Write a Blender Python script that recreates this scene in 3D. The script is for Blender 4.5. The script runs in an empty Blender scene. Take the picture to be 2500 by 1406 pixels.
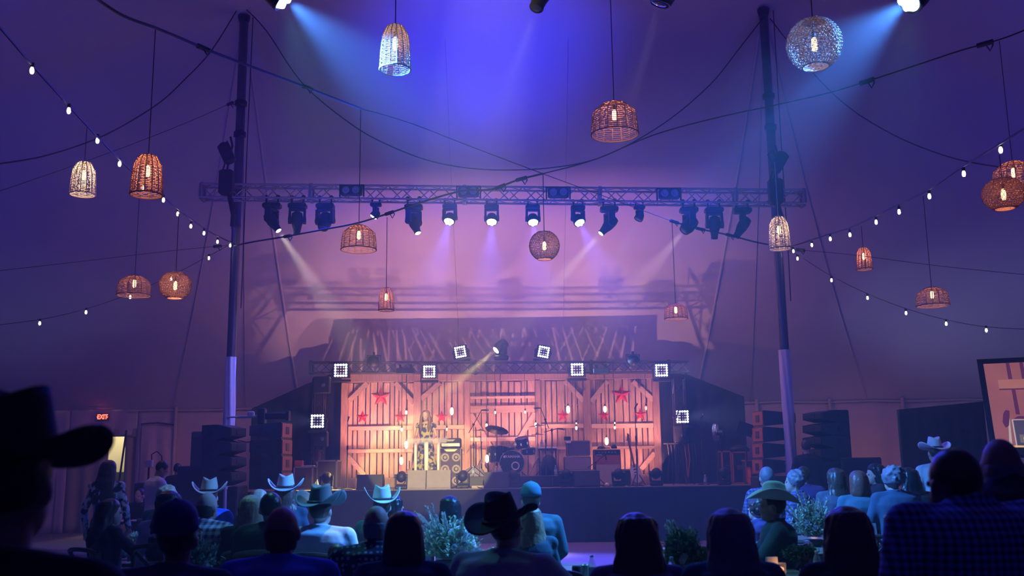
import bpy, math, random
from math import sin, cos, pi, radians as R, sqrt, atan2
from mathutils import Vector as V, Matrix, Euler, noise as mnoise
random.seed(7)
sc = bpy.context.scene
col = sc.collection

# ------------------------------------------------------------ camera
W, H, F = 2500.0, 1406.0, 2450.0
CAM = V((0, 0, 1.55)); PITCH = R(10.4); ROLL = R(0.75)
cd = bpy.data.cameras.new('camera'); cam = bpy.data.objects.new('camera', cd); col.objects.link(cam)
cd.sensor_width = 36; cd.lens = 36 * F / W; cd.clip_start = 0.05; cd.clip_end = 200
CR = (Matrix.Rotation(R(90) + PITCH, 3, 'X') @ Matrix.Rotation(ROLL, 3, 'Z') @ Matrix.Rotation(0, 3, 'X'))
CR = Matrix.Rotation(R(90) + PITCH, 3, 'X') @ Matrix.Rotation(-ROLL, 3, 'Z')
cam.matrix_world = Matrix.Translation(CAM) @ CR.to_4x4()
cd.dof.use_dof = True; cd.dof.focus_distance = 23; cd.dof.aperture_fstop = 3.2
sc.camera = cam

def at(px, py, Y):
    """real point on the sight line of a photo pixel at distance Y down the tent"""
    d = CR @ V(((px - W / 2) / F, (H / 2 - py) / F, -1))
    return CAM + d * (Y / d.y)
def ppm(Y, z=1.5):
    return F / ((Y) * cos(PITCH) + (z - 1.55) * sin(PITCH))

# ------------------------------------------------------------ world, exposure, render quality
w = bpy.data.worlds.new('night'); sc.world = w; w.use_nodes = True
w.node_tree.nodes['Background'].inputs[0].default_value = (0.02, 0.02, 0.08, 1)
w.node_tree.nodes['Background'].inputs[1].default_value = 0.3
sc.view_settings.view_transform = 'Standard'; sc.view_settings.look = 'None'
sc.view_settings.exposure = 0.0; sc.view_settings.gamma = 1; sc.view_settings.use_curve_mapping = False
cy = sc.cycles
cy.max_bounces = 5; cy.diffuse_bounces = 2; cy.glossy_bounces = 2; cy.transmission_bounces = 4
cy.volume_bounces = 0; cy.transparent_max_bounces = 6; cy.caustics_reflective = False; cy.caustics_refractive = False
cy.sample_clamp_indirect = 2.0; cy.sample_clamp_direct = 0; cy.use_denoising = True
cy.use_adaptive_sampling = True; cy.adaptive_threshold = 0.04; cy.adaptive_min_samples = 12

def look_rot(d):
    return V(d).normalized().to_track_quat('-Z', 'Y').to_euler()
def spot(loc, target, energy, color, deg, blend=0.4, size=0.08, name='stage_beam'):
    l = bpy.data.lights.new(name, 'SPOT'); l.energy = energy; l.color = color; l.spot_size = R(deg); l.spot_blend = blend
    l.shadow_soft_size = size
    o = bpy.data.objects.new(name, l); col.objects.link(o); o.location = loc; o.rotation_euler = look_rot(V(target) - V(loc)); return o
def point(loc, energy, color, size=0.04, name='bulb_light'):
    l = bpy.data.lights.new(name, 'POINT'); l.energy = energy; l.color = color; l.shadow_soft_size = size
    o = bpy.data.objects.new(name, l); col.objects.link(o); o.location = loc; return o
def area(loc, target, energy, color, sx, sy, name='wash_light'):
    l = bpy.data.lights.new(name, 'AREA'); l.shape = 'RECTANGLE'; l.size = sx; l.size_y = sy; l.energy = energy; l.color = color
    o = bpy.data.objects.new(name, l); col.objects.link(o); o.location = loc; o.rotation_euler = look_rot(V(target) - V(loc)); return o

YP = 22.0          # pole line
YB = 26.4          # barn backdrop
YW = 29.6          # back tent wall
# ------------------------------------------------------------ lights
HAZE = 0.0082
hv = w.node_tree.nodes.new('ShaderNodeVolumeScatter'); hv.inputs['Density'].default_value = HAZE; hv.inputs['Color'].default_value = (.95, .95, 1, 1); hv.inputs['Anisotropy'].default_value = .1
w.node_tree.links.new(hv.outputs[0], w.node_tree.nodes['World Output'].inputs['Volume'])
WARMF = (1.0, .38, .24)
for px in (868, 925, 985, 1105, 1165, 1300, 1365, 1448, 1525, 1580):   # warm footlights close to the barn boards
    p = at(px, 1170, 25.75); spot((p.x, 25.72, 1.36), (p.x, 26.45, 2.9), 48, WARMF, 130, .9, .05, 'warm_footlight')
for x in (-3.9, -3.0, -.75, .45, 3.6):    # warm uplights further forward, over the boards onto the roof
    spot((x, 24.85, 1.7), (x, 27.2, 5.0), 300, (1, .42, .32), 80, .5, .015, 'warm_uplight')
spot((0.6, 3, 7.5), (-2.0, 24, 1.95), 34000, (1, .80, .26), 8.4, .10, .05, 'follow_spot')
area((0, 22.2, 7.3), (0, 26.4, 2.6), 230, (1.0, .36, .42), 7, .3, 'stage_fill')  # pink fill added to brighten the backdrop, no fixture of its own
# blue and violet roof light; the area lights are added fill without fixtures
spot((-.6, 18.5, 8.2), (-.6, 22.3, 12), 1700, (.04, .05, 1.0), 80, 1, .2, 'roof_wash_fill')
area((0, 25.4, 4.8), (0, 24.2, 9), 38, (.40, .15, .95), 7, .4, 'roof_wash_fill')
area((-13, 14, 4), (-13, 22, 8), 230, (.055, .045, .8), 5, 2, 'roof_wash_fill')
area((13, 14, 4), (13, 22, 8), 230, (.055, .045, .8), 5, 2, 'roof_wash_fill')
# stage front wash falling back on the audience
area((0, 20.8, 7.2), (0, 6, .8), 900, (.008, .025, 1.0), 9, .5, 'audience_wash')
spot((-2.4, 9.9, 6.5), (0, 8.5, 1), 1700, (.09, .62, .58), 60, 1, .15, 'audience_wash')
spot((4.3, 9.9, 6.4), (2, 8.5, 1), 1300, (.08, .58, .6), 60, 1, .15, 'audience_wash')
area((9.6, 27.5, 1.2), (10.4, 29.6, 1.8), 8, (1, .35, .25), 1, .5, 'back_glow')
area((-8.6, 27.5, 1.2), (-9.6, 29.6, 1.6), 4, (1, .35, .25), 1, .5, 'back_glow')
spot((0.5, 10, 6.9), (0.3, 4.2, 1.1), 1100, (.01, .06, 1.0), 85, 1, .2, 'audience_wash')
point((-11.9, 31, 3.3), 130, (1, .9, .6), .1, 'passage_fill')  # unseen fill light added to brighten the cream canvas behind the doorway


# ------------------------------------------------------------ materials
def M(name, colr, rough=0.6, metal=0.0, var=0.15, nscale=8.0, bump=0.0, emit=None, estr=0.0, spec=0.5, sheen=0, sample=True):
    m = bpy.data.materials.new(name); m.use_nodes = True; nt = m.node_tree; b = nt.nodes['Principled BSDF']
    b.inputs['Roughness'].default_value = rough; b.inputs['Metallic'].default_value = metal
    b.inputs['Specular IOR Level'].default_value = spec
    tc = nt.nodes.new('ShaderNodeTexCoord'); n = nt.nodes.new('ShaderNodeTexNoise'); n.inputs['Scale'].default_value = nscale
    n.inputs['Detail'].default_value = 3
    nt.links.new(tc.outputs['Object'], n.inputs['Vector'])
    r = nt.nodes.new('ShaderNodeMix'); r.data_type = 'RGBA'
    a = [max(0, c * (1 - var)) for c in colr]; c2 = [min(1, c * (1 + var)) for c in colr]
    r.inputs[6].default_value = (*a, 1); r.inputs[7].default_value = (*c2, 1)
    nt.links.new(n.outputs[0], r.inputs[0]); nt.links.new(r.outputs[2], b.inputs['Base Color'])
    if bump:
        bp = nt.nodes.new('ShaderNodeBump'); bp.inputs['Strength'].default_value = bump; bp.inputs['Distance'].default_value = 0.02
        nt.links.new(n.outputs[0], bp.inputs['Height']); nt.links.new(bp.outputs[0], b.inputs['Normal'])
    if emit:
        b.inputs['Emission Color'].default_value = (*emit, 1); b.inputs['Emission Strength'].default_value = estr
        if not sample:
            try: m.cycles.emission_sampling = 'NONE'
            except Exception: pass
    return m
def pattern(name, kind, c1, c2, scale=30, rough=0.8):
    m = M(name, c1, rough); nt = m.node_tree; b = nt.nodes['Principled BSDF']; tc = [n for n in nt.nodes if n.type == 'TEX_COORD'][0]
    mx = nt.nodes.new('ShaderNodeMix'); mx.data_type = 'RGBA'; mx.inputs[6].default_value = (*c1, 1); mx.inputs[7].default_value = (*c2, 1)
    if kind == 'plaid':
        fs = []
        for ax in 'XZ':
            wv = nt.nodes.new('ShaderNodeTexWave'); wv.bands_direction = ax; wv.inputs['Scale'].default_value = scale
            wv.inputs['Distortion'].default_value = 0.3
            nt.links.new(tc.outputs['Object'], wv.inputs['Vector'])
            sh = nt.nodes.new('ShaderNodeMapRange'); sh.inputs[1].default_value = .42; sh.inputs[2].default_value = .58
            nt.links.new(wv.outputs['Fac'], sh.inputs[0]); fs.append(sh)
        ad = nt.nodes.new('ShaderNodeMath'); ad.operation = 'ADD'
        nt.links.new(fs[0].outputs[0], ad.inputs[0]); nt.links.new(fs[1].outputs[0], ad.inputs[1])
        rp = nt.nodes.new('ShaderNodeMapRange'); rp.inputs[1].default_value = 0.0; rp.inputs[2].default_value = 2.0
        nt.links.new(ad.outputs[0], rp.inputs[0]); nt.links.new(rp.outputs[0], mx.inputs[0])
    elif kind == 'dots':
        vo = nt.nodes.new('ShaderNodeTexVoronoi'); vo.inputs['Scale'].default_value = scale; vo.inputs['Randomness'].default_value = 0.25
        nt.links.new(tc.outputs['Object'], vo.inputs['Vector'])
        rp = nt.nodes.new('ShaderNodeMapRange'); rp.inputs[1].default_value = 0.36; rp.inputs[2].default_value = 0.3
        nt.links.new(vo.outputs['Distance'], rp.inputs[0]); nt.links.new(rp.outputs[0], mx.inputs[0])
    elif kind == 'floral':
        vo = nt.nodes.new('ShaderNodeTexNoise'); vo.inputs['Scale'].default_value = scale; vo.inputs['Detail'].default_value = 4
        nt.links.new(tc.outputs['Object'], vo.inputs['Vector'])
        rp = nt.nodes.new('ShaderNodeMapRange'); rp.inputs[1].default_value = 0.46; rp.inputs[2].default_value = 0.54
        nt.links.new(vo.outputs[0], rp.inputs[0]); nt.links.new(rp.outputs[0], mx.inputs[0])
    nt.links.new(mx.outputs[2], b.inputs['Base Color'])
    return m
def wood(name, c1, c2, scale=3.0, ax='Z', rough=0.75):
    m = M(name, c1, rough, var=0.0); nt = m.node_tree; b = nt.nodes['Principled BSDF']
    tc = [n for n in nt.nodes if n.type == 'TEX_COORD'][0]
    mp = nt.nodes.new('ShaderNodeMapping'); s = [12, 12, 12]; s['XYZ'.index(ax)] = 1.2; mp.inputs['Scale'].default_value = s
    oi = nt.nodes.new('ShaderNodeObjectInfo'); ad = nt.nodes.new('ShaderNodeVectorMath'); ad.operation = 'ADD'
    nt.links.new(tc.outputs['Object'], mp.inputs['Vector']); nt.links.new(mp.outputs[0], ad.inputs[0])
    ml = nt.nodes.new('ShaderNodeMath'); ml.operation = 'MULTIPLY'; ml.inputs[1].default_value = 40
    nt.links.new(oi.outputs['Random'], ml.inputs[0]); nt.links.new(ml.outputs[0], ad.inputs[1])
    n = nt.nodes.new('ShaderNodeTexNoise'); n.inputs['Scale'].default_value = scale; n.inputs['Detail'].default_value = 5
    nt.links.new(ad.outputs[0], n.inputs['Vector'])
    mx = nt.nodes.new('ShaderNodeMix'); mx.data_type = 'RGBA'; mx.inputs[6].default_value = (*c1, 1); mx.inputs[7].default_value = (*c2, 1)
    rp = nt.nodes.new('ShaderNodeMapRange'); rp.inputs[1].default_value = 0.3; rp.inputs[2].default_value = 0.7
    nt.links.new(n.outputs[0], rp.inputs[0]); nt.links.new(rp.outputs[0], mx.inputs[0])
    hv = nt.nodes.new('ShaderNodeHueSaturation'); mr = nt.nodes.new('ShaderNodeMapRange'); mr.inputs[3].default_value = 0.8; mr.inputs[4].default_value = 1.2
    nt.links.new(oi.outputs['Random'], mr.inputs[0]); nt.links.new(mr.outputs[0], hv.inputs['Value'])
    nt.links.new(mx.outputs[2], hv.inputs['Color']); nt.links.new(hv.outputs[0], b.inputs['Base Color'])
    return m
def glow(name, c, s, sample=False):
    return M(name, (0.8, 0.8, 0.8), 0.4, emit=c, estr=s, sample=sample)

def translucent(name, c, f=0.5):
    m = bpy.data.materials.new(name); m.use_nodes = True; nt = m.node_tree; nt.nodes.clear()
    o = nt.nodes.new('ShaderNodeOutputMaterial'); mx = nt.nodes.new('ShaderNodeMixShader'); mx.inputs[0].default_value = f
    d = nt.nodes.new('ShaderNodeBsdfDiffuse'); t = nt.nodes.new('ShaderNodeBsdfTranslucent')
    tc = nt.nodes.new('ShaderNodeTexCoord'); n = nt.nodes.new('ShaderNodeTexNoise'); n.inputs['Scale'].default_value = 14
    nt.links.new(tc.outputs['Object'], n.inputs['Vector'])
    r = nt.nodes.new('ShaderNodeMix'); r.data_type = 'RGBA'; r.inputs[6].default_value = (*[x * .6 for x in c], 1); r.inputs[7].default_value = (*c, 1)
    nt.links.new(n.outputs[0], r.inputs[0])
    for s in (d, t): nt.links.new(r.outputs[2], s.inputs[0])
    nt.links.new(d.outputs[0], mx.inputs[1]); nt.links.new(t.outputs[0], mx.inputs[2]); nt.links.new(mx.outputs[0], o.inputs[0])
    return m
def clearglow(name, c, s):
    m = bpy.data.materials.new(name); m.use_nodes = True; nt = m.node_tree; nt.nodes.clear()
    o = nt.nodes.new('ShaderNodeOutputMaterial'); mx = nt.nodes.new('ShaderNodeMixShader'); mx.inputs[0].default_value = .5
    t = nt.nodes.new('ShaderNodeBsdfTransparent'); g = nt.nodes.new('ShaderNodeEmission'); g.inputs[0].default_value = (*c, 1); g.inputs[1].default_value = s
    nt.links.new(t.outputs[0], mx.inputs[1]); nt.links.new(g.outputs[0], mx.inputs[2]); nt.links.new(mx.outputs[0], o.inputs[0])
    try: m.cycles.emission_sampling = 'NONE'
    except Exception: pass
    return m
def acrylic(name, c=(0.95, 0.95, 0.9), a=0.35):
    m = bpy.data.materials.new(name); m.use_nodes = True; nt = m.node_tree; nt.nodes.clear()
    o = nt.nodes.new('ShaderNodeOutputMaterial'); mx = nt.nodes.new('ShaderNodeMixShader'); mx.inputs[0].default_value = a
    t = nt.nodes.new('ShaderNodeBsdfTransparent'); g = nt.nodes.new('ShaderNodeBsdfPrincipled')
    g.inputs['Base Color'].default_value = (*c, 1); g.inputs['Roughness'].default_value = 0.15
    nt.links.new(t.outputs[0], mx.inputs[1]); nt.links.new(g.outputs[0], mx.inputs[2]); nt.links.new(mx.outputs[0], o.inputs[0])
    return m

MT = dict(
 darktruss=M('dark_truss', (.05, .045, .06), .45, .4, var=.2),
 canvas=M('tent_canvas', (0.55, 0.52, 0.62), 0.9, var=0.06, nscale=0.5, bump=0.1),
 wallcanvas=M('wall_canvas', (0.55, 0.46, 0.46), 0.9, var=0.1, nscale=1.2, bump=0.2),
 drape=M('black_drape', (0.010, 0.010, 0.02), 0.95, var=0.3, nscale=3, bump=0.2),
 floor=M('turf_floor', (0.16, 0.13, 0.17), 0.85, var=0.2, nscale=5, bump=0.1),
 black=M('black_metal', (0.025, 0.025, 0.03), 0.5, 0.3, var=0.2),
 blackplastic=M('black_plastic', (0.03, 0.03, 0.035), 0.45, var=0.2),
 alu=M('aluminium', (0.45, 0.45, 0.5), 0.4, 0.6, var=0.1),
 steel=M('steel_pole', (0.16, 0.16, 0.2), 0.35, 0.6, var=0.12, nscale=3),
 chrome=M('chrome', (0.8, 0.8, 0.82), 0.15, 1.0, var=0.03),
 deck=M('stage_deck', (0.22, 0.18, 0.16), 0.7, var=0.25, nscale=4),
 skirt=M('stage_skirt', (0.006, 0.006, 0.014), 0.9, var=0.3, nscale=5, bump=0.2),
 barn=wood('barn_board', (0.34, 0.20, 0.15), (0.62, 0.42, 0.33)),
 barnx=wood('barn_rail', (0.42, 0.27, 0.21), (0.60, 0.42, 0.34), ax='X'),
 barnd=wood('barn_post', (0.30, 0.17, 0.14), (0.48, 0.31, 0.26)),
 star=M('red_star', (0.55, 0.03, 0.05), 0.5, var=0.1),
 rope=M('black_cable', (0.015, 0.015, 0.02), 0.6, var=0.2),
 wicker=translucent('rattan', (0.50, 0.28, 0.24), 0.5),
 whitewicker=translucent('pale_rattan', (0.85, 0.82, 0.78), 0.45),
 bulb=clearglow('filament_glow', (1.0, 0.66, 0.28), 10),
 edison=glow('tube_filament', (1.0, 0.62, 0.30), 10),
 dimedison=glow('dim_filament', (1.0, 0.35, 0.16), 1.2),
 festoon=glow('festoon_glow', (1.0, 0.82, 0.55), 14),
 ledwhite=glow('led_white', (0.8, 0.85, 1.0), 9),
 leddim=glow('led_dim', (0.35, 0.25, 0.4), 0.15),
 ledblue=glow('lens_blue', (0.45, 0.5, 1.0), 16),
 lenscyan=glow('lens_cyan', (0.55, 0.85, 1.0), 16),
 lenswarm=glow('lens_warm', (1.0, 0.93, 0.75), 16),
 lensyellow=glow('lens_yellow', (1.0, 0.9, 0.5), 16),
 lensoff=M('lens_glass', (0.08, 0.08, 0.14), 0.1, 0.2),
 exitred=glow('exit_red', (1.0, 0.09, 0.03), 5),
 acr=acrylic('clear_acrylic', a=.16),
 column=M('frosted_column', (0.95, 0.93, 0.8), 0.5, var=0.05),
 tolex=M('amp_tolex', (0.05, 0.045, 0.06), 0.8, bump=0.1, nscale=40),
 grille=M('amp_grille', (0.12, 0.09, 0.13), 0.9, var=0.3, nscale=80),
 cone=M('speaker_cone', (0.42, 0.36, 0.34), 0.6),
 brown=M('brown_tolex', (0.28, 0.09, 0.06), 0.8, var=0.2, nscale=30),
 case=M('road_case', (0.06, 0.03, 0.05), 0.6),
 orange=M('orange_lit_paint', (0.45, 0.12, 0.07), 0.6),  # orange light on fronts, edges and strands is put into this colour
 redbox=M('red_box', (0.6, 0.1, 0.08), 0.6),
 shell=M('drum_shell', (0.02, 0.02, 0.05), 0.2, 0.2),
 head=M('drum_head', (0.012, 0.012, 0.025), 0.35),
 cymbal=M('cymbal_bronze', (0.32, 0.18, 0.14), 0.35, 0.8, var=0.2, nscale=20),
 white=M('white_print', (0.85, 0.82, 0.85), 0.5, var=0.02),
 plastic=acrylic('bottle_plastic', (0.75, 0.85, 0.95), 0.28),
 label=M('bottle_label', (0.4, 0.55, 0.75), 0.6),
 paper=M('white_paper', (0.75, 0.8, 0.85), 0.7, var=0.05),
 table=wood('table_wood', (0.20, 0.15, 0.12), (0.30, 0.24, 0.2), ax='X', rough=0.4),
 chair=wood('chair_wood', (0.05, 0.035, 0.03), (0.10, 0.07, 0.05), rough=0.45),
 vase=M('vase', (0.06, 0.06, 0.07), 0.4),
 leafg=translucent('pale_leaf', (0.62, 0.72, 0.50), 0.25),
 leafd=translucent('dark_leaf', (0.14, 0.22, 0.16), 0.25),
 pampas=translucent('dried_grass', (0.65, 0.62, 0.55), 0.3),
 petal=translucent('white_petal', (0.75, 0.72, 0.75), 0.2),
 petaly=translucent('orange_petal', (0.85, 0.45, 0.06), 0.2),
 candle=glow('candle_glow', (1.0, 0.38, 0.14), 2.6),
 glass=acrylic('glass', (0.8, 0.85, 0.9), 0.25),
 cream=M('cream_canvas', (0.75, 0.68, 0.5), 0.9, var=0.1, nscale=1.5),
 olive=M('olive_canvas', (0.35, 0.32, 0.22), 0.9, var=0.15, nscale=2),
 wrap=M('pole_wrap', (0.6, 0.62, 0.7), 0.85, var=0.12, nscale=6, bump=0.4),
 gtrwhite=M('guitar_white', (0.7, 0.68, 0.62), 0.3),
 gtrneck=M('guitar_neck', (0.22, 0.11, 0.07), 0.4),
 gtrred=M('guitar_red', (0.25, 0.03, 0.03), 0.25),
 # people
 eye=M('eye_white', (0.7, 0.68, 0.66), 0.3), iris=M('iris', (0.05, 0.04, 0.03), 0.2), lip=M('lips', (0.5, 0.2, 0.18), 0.5),
)
SKIN = [M('skin_fair', (0.62, 0.40, 0.31), 0.55, var=0.08), M('skin_tan', (0.42, 0.25, 0.18), 0.5, var=0.08), M('skin_deep', (0.16, 0.09, 0.065), 0.45, var=0.08)]
def cloth(name, c, **k): return M(name, c, 0.9, var=0.18, nscale=14, bump=0.25, **k)

# ------------------------------------------------------------ mesh builder
class MB:
    def __init__(s): s.v = []; s.f = []; s.m = []; s.mi = 0; s.T = None
    def add(s, vs, fs):
        o = len(s.v)
        s.v += [(s.T @ V(p)) if s.T is not None else V(p) for p in vs]
        s.f += [tuple(i + o for i in f) for f in fs]; s.m += [s.mi] * len(fs); return s
    def box(s, c, d, rot=None, taper=1.0):
        x, y, z = d[0] / 2, d[1] / 2, d[2] / 2
        vs = [V((a * x * (taper if k > 0 else 1), b * y * (taper if k > 0 else 1), k * z)) for k in (-1, 1) for a, b in ((-1, -1), (1, -1), (1, 1), (-1, 1))]
        if rot is not None: vs = [rot @ p for p in vs]
        return s.add([p + V(c) for p in vs], [(3, 2, 1, 0), (4, 5, 6, 7), (0, 1, 5, 4), (1, 2, 6, 5), (2, 3, 7, 6), (3, 0, 4, 7)])
    def bbox(s, c, d, b=0.01, rot=None):
        """box with chamfered vertical and horizontal edges"""
        x, y, z = d[0] / 2, d[1] / 2, d[2] / 2; b = min(b, x * .45, y * .45, z * .45)
        def ring(ix, iy, zz): return [(-ix + b, -iy, zz), (ix - b, -iy, zz), (ix, -iy + b, zz), (ix, iy - b, zz), (ix - b, iy, zz), (-ix + b, iy, zz), (-ix, iy - b, zz), (-ix, -iy + b, zz)]
        rings = [ring(x - b, y - b, -z), ring(x, y, -z + b), ring(x, y, z - b), ring(x - b, y - b, z)]
        vs = [V(p) for r in rings for p in r]
        if rot is not None: vs = [rot @ p for p in vs]
        fs = [tuple(reversed(range(8))), tuple(24 + i for i in range(8))]
        for k in range(3):
            for i in range(8):
                j = (i + 1) % 8; fs.append((k * 8 + i, k * 8 + j, k * 8 + 8 + j, k * 8 + 8 + i))
        return s.add([p + V(c) for p in vs], fs)
    def cyl(s, a, b, r, r2=None, n=8, cap=True):
        a, b = V(a), V(b); r2 = r if r2 is None else r2; d = (b - a)
        if d.length < 1e-6: return s
        q = d.to_track_quat('Z', 'Y')
        vs = [a + q @ V((r * cos(2 * pi * i / n), r * sin(2 * pi * i / n), 0)) for i in range(n)] + [b + q @ V((r2 * cos(2 * pi * i / n), r2 * sin(2 * pi * i / n), 0)) for i in range(n)]
        fs = [(i, (i + 1) % n, n + (i + 1) % n, n + i) for i in range(n)]
        if cap: fs += [tuple(reversed(range(n))), tuple(range(n, 2 * n))]
        return s.add(vs, fs)
    def tube(s, pts, r, n=5, closed=False):
        pts = [V(p) for p in pts]; rs = r if isinstance(r, (list, tuple)) else [r] * len(pts)
        N = len(pts); vs = []; up = None
        for i, p in enumerate(pts):
            t = (pts[(i + 1) % N] - pts[i - 1]) if closed else (pts[min(i + 1, N - 1)] - pts[max(i - 1, 0)])
            t.normalize()
            if up is None: up = V((0, 0, 1)) if abs(t.z) < .9 else V((1, 0, 0))
            u = (up - t * up.dot(t)); u.normalize(); up = u; w_ = t.cross(u)
            vs += [p + (u * cos(2 * pi * k / n) + w_ * sin(2 * pi * k / n)) * rs[i] for k in range(n)]
        fs = []
        for i in range(N if closed else N - 1):
            j = (i + 1) % N
            fs += [(i * n + k, i * n + (k + 1) % n, j * n + (k + 1) % n, j * n + k) for k in range(n)]
        if not closed: fs += [tuple(reversed(range(n))), tuple((N - 1) * n + k for k in range(n))]
        return s.add(vs, fs)
    def lathe(s, prof, c=(0, 0, 0), n=16, q=None, sx=1, sy=1, cap=True):
        vs = [V((r * cos(2 * pi * i / n) * sx, r * sin(2 * pi * i / n) * sy, z)) for r, z in prof for i in range(n)]
        if q is not None: vs = [q @ p for p in vs]
        fs = []
        for k in range(len(prof) - 1):
            fs += [(k * n + i, k * n + (i + 1) % n, (k + 1) * n + (i + 1) % n, (k + 1) * n + i) for i in range(n)]
        if cap:
            fs.append(tuple(reversed(range(n)))); fs.append(tuple((len(prof) - 1) * n + i for i in range(n)))
        return s.add([p + V(c) for p in vs], fs)
    def ball(s, c, r, n=12, m=8, q=None):
        r = (r, r, r) if not isinstance(r, (tuple, list)) else r
        vs = []; fs = []
        for j in range(1, m):
            th = pi * j / m
            for i in range(n):
                p = V((r[0] * sin(th) * cos(2 * pi * i / n), r[1] * sin(th) * sin(2 * pi * i / n), r[2] * cos(th))); vs.append(p)
        vs += [V((0, 0, r[2])), V((0, 0, -r[2]))]; T = len(vs) - 2
        if q is not None: vs = [q @ p for p in vs]
        for j in range(m - 2):
            fs += [(j * n + i, (j + 1) * n + i, (j + 1) * n + (i + 1) % n, j * n + (i + 1) % n) for i in range(n)]
        fs += [(T, i, (i + 1) % n) for i in range(n)]
        fs += [(T + 1, (m - 2) * n + (i + 1) % n, (m - 2) * n + i) for i in range(n)]
        return s.add([p + V(c) for p in vs], fs)
    def loft(s, rings):
        n = len(rings[0]); vs = [p for r in rings for p in r]; fs = []
        for k in range(len(rings) - 1):
            fs += [(k * n + i, k * n + (i + 1) % n, (k + 1) * n + (i + 1) % n, (k + 1) * n + i) for i in range(n)]
        fs.append(tuple(reversed(range(n)))); fs.append(tuple((len(rings) - 1) * n + i for i in range(n)))
        return s.add(vs, fs)
    def prism(s, poly, y0, y1):
        """polygon in xz, extruded along y"""
        n = len(poly); vs = [(p[0], y0, p[1]) for p in poly] + [(p[0], y1, p[1]) for p in poly]
        fs = [tuple(range(n)), tuple(reversed(range(n, 2 * n)))] + [(i, n + i, n + (i + 1) % n, (i + 1) % n) for i in range(n)]
        return s.add(vs, fs)
    def bar(s, a, b, w_, d, up=(0, 1, 0)):
        """flat bar from a to b: width w_ across, depth d along up"""
        a, b = V(a), V(b); t = (b - a).normalized(); u = V(up); u = (u - t * u.dot(t)).normalized(); x = t.cross(u)
        vs = [p + x * (i * w_ / 2) + u * (j * d / 2) for p in (a, b) for i, j in ((-1, -1), (1, -1), (1, 1), (-1, 1))]
        return s.add(vs, [(3, 2, 1, 0), (4, 5, 6, 7), (0, 1, 5, 4), (1, 2, 6, 5), (2, 3, 7, 6), (3, 0, 4, 7)])
    def grid(s, fn, nu, nv):
        vs = [fn(i / nu, j / nv) for j in range(nv + 1) for i in range(nu + 1)]
        return s.add(vs, [(j * (nu + 1) + i, j * (nu + 1) + i + 1, (j + 1) * (nu + 1) + i + 1, (j + 1) * (nu + 1) + i) for j in range(nv) for i in range(nu)])
    def mesh(s, name, mats):
        me = bpy.data.meshes.new(name); me.from_pydata([tuple(p) for p in s.v], [], s.f)
        for m in (mats if isinstance(mats, (list, tuple)) else [mats]): me.materials.append(m)
        if any(s.m): me.polygons.foreach_set('material_index', s.m)
        return me
    def build(s, name, mats, parent=None, smooth=False, kind=None, label=None):
        me = s.mesh(name, mats)
        if smooth: me.polygons.foreach_set('use_smooth', [True] * len(me.polygons))
        return put(name, me, parent, kind, label)
def put(name, me, parent=None, kind=None, label=None):
    o = bpy.data.objects.new(name, me); col.objects.link(o)
    if parent is not None: o.parent = parent
    if kind: o['kind'] = kind
    if label: o['label'] = label
    return o
def smooth_all(me): me.polygons.foreach_set('use_smooth', [True] * len(me.polygons))
def thing(name, label, cat, loc=(0, 0, 0), rz=0, group=None, scale=1):
    o = bpy.data.objects.new(name, None); col.objects.link(o); o.empty_display_size = .1
    o.location = loc; o.rotation_euler = (0, 0, rz); o.scale = (scale,) * 3
    return tag(o, label, cat, group)
def tag(o, label, cat, group=None):
    o['label'] = label; o['category'] = cat
    if group: o['group'] = group
    return o
def copy_tree(o, parent=None):
    c = o.copy(); col.objects.link(c)
    if parent is not None: c.parent = parent
    for ch in list(o.children): copy_tree(ch, c)
    return c
def text(body, size, mat, parent, loc, rot=(R(90), 0, 0), name='lettering', ext=0.004, align='CENTER', bold=0.0, sx=1):
    cu = bpy.data.curves.new(name, 'FONT'); cu.body = body; cu.size = size; cu.extrude = ext; cu.align_x = align; cu.align_y = 'CENTER'; cu.offset = bold
    cu.materials.append(mat)
    o = bpy.data.objects.new(name, cu); col.objects.link(o); bpy.context.view_layer.update()
    me = bpy.data.meshes.new_from_object(o.evaluated_get(bpy.context.evaluated_depsgraph_get())); bpy.data.objects.remove(o)
    o = put(name, me, parent); o.location = loc; o.rotation_euler = rot; o.scale = (sx, 1, 1)
    return o
# ------------------------------------------------------------ the tent
ZE = 3.5; LX, RX = -6.2, 5.98; ZPK = 12.25
def zroof(x, y):
    ex = max(0, LX - x, x - RX)
    pk = ZPK - 0.34 * ex - 0.006 * ex * ex
    if ex == 0: pk -= 0.25 * (1 - ((x + 0.11) / 6.1) ** 2)
    if y > YP:
        t = (y - YP) / (YW - YP); g = t * (1.18 - 0.18 * t); 
    elif y > -2: g = 0.0
    else: g = min(1, (-2 - y) / 7.0)
    return max(ZE, pk + (ZE - pk) * g) if y <= YW + .01 else ZE
def roof_pt(u, v, off=0.0):
    x = -22 + 44 * u; y = -9 + (YW + 9) * v
    return V((x, y, zroof(x, y) - off))
ceil = MB().grid(lambda u, v: roof_pt(u, v), 88, 90).build('ceiling', MT['canvas'], smooth=True, kind='structure')
for p in range(2):   # reinforced seams of the roof canvas running from pole heads to the back eave
    for tgt in ([(735, 955), (600, 985), (420, 1000)], [(1692, 900), (1830, 968), (2120, 985)])[p]:
        x0 = (LX, RX)[p]; e = at(*tgt, YW)
        pts = []
        for k in range(17):
            t = k / 16; x = x0 + (e.x - x0) * t; y = YP + (YW - YP) * t; pts.append(V((x, y, zroof(x, y) - 0.03)))
        MB().tube(pts, 0.035 if tgt[0] in (735, 1692) else 0.012, 6).build('seam', MT['canvas'], parent=ceil, smooth=True)
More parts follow.
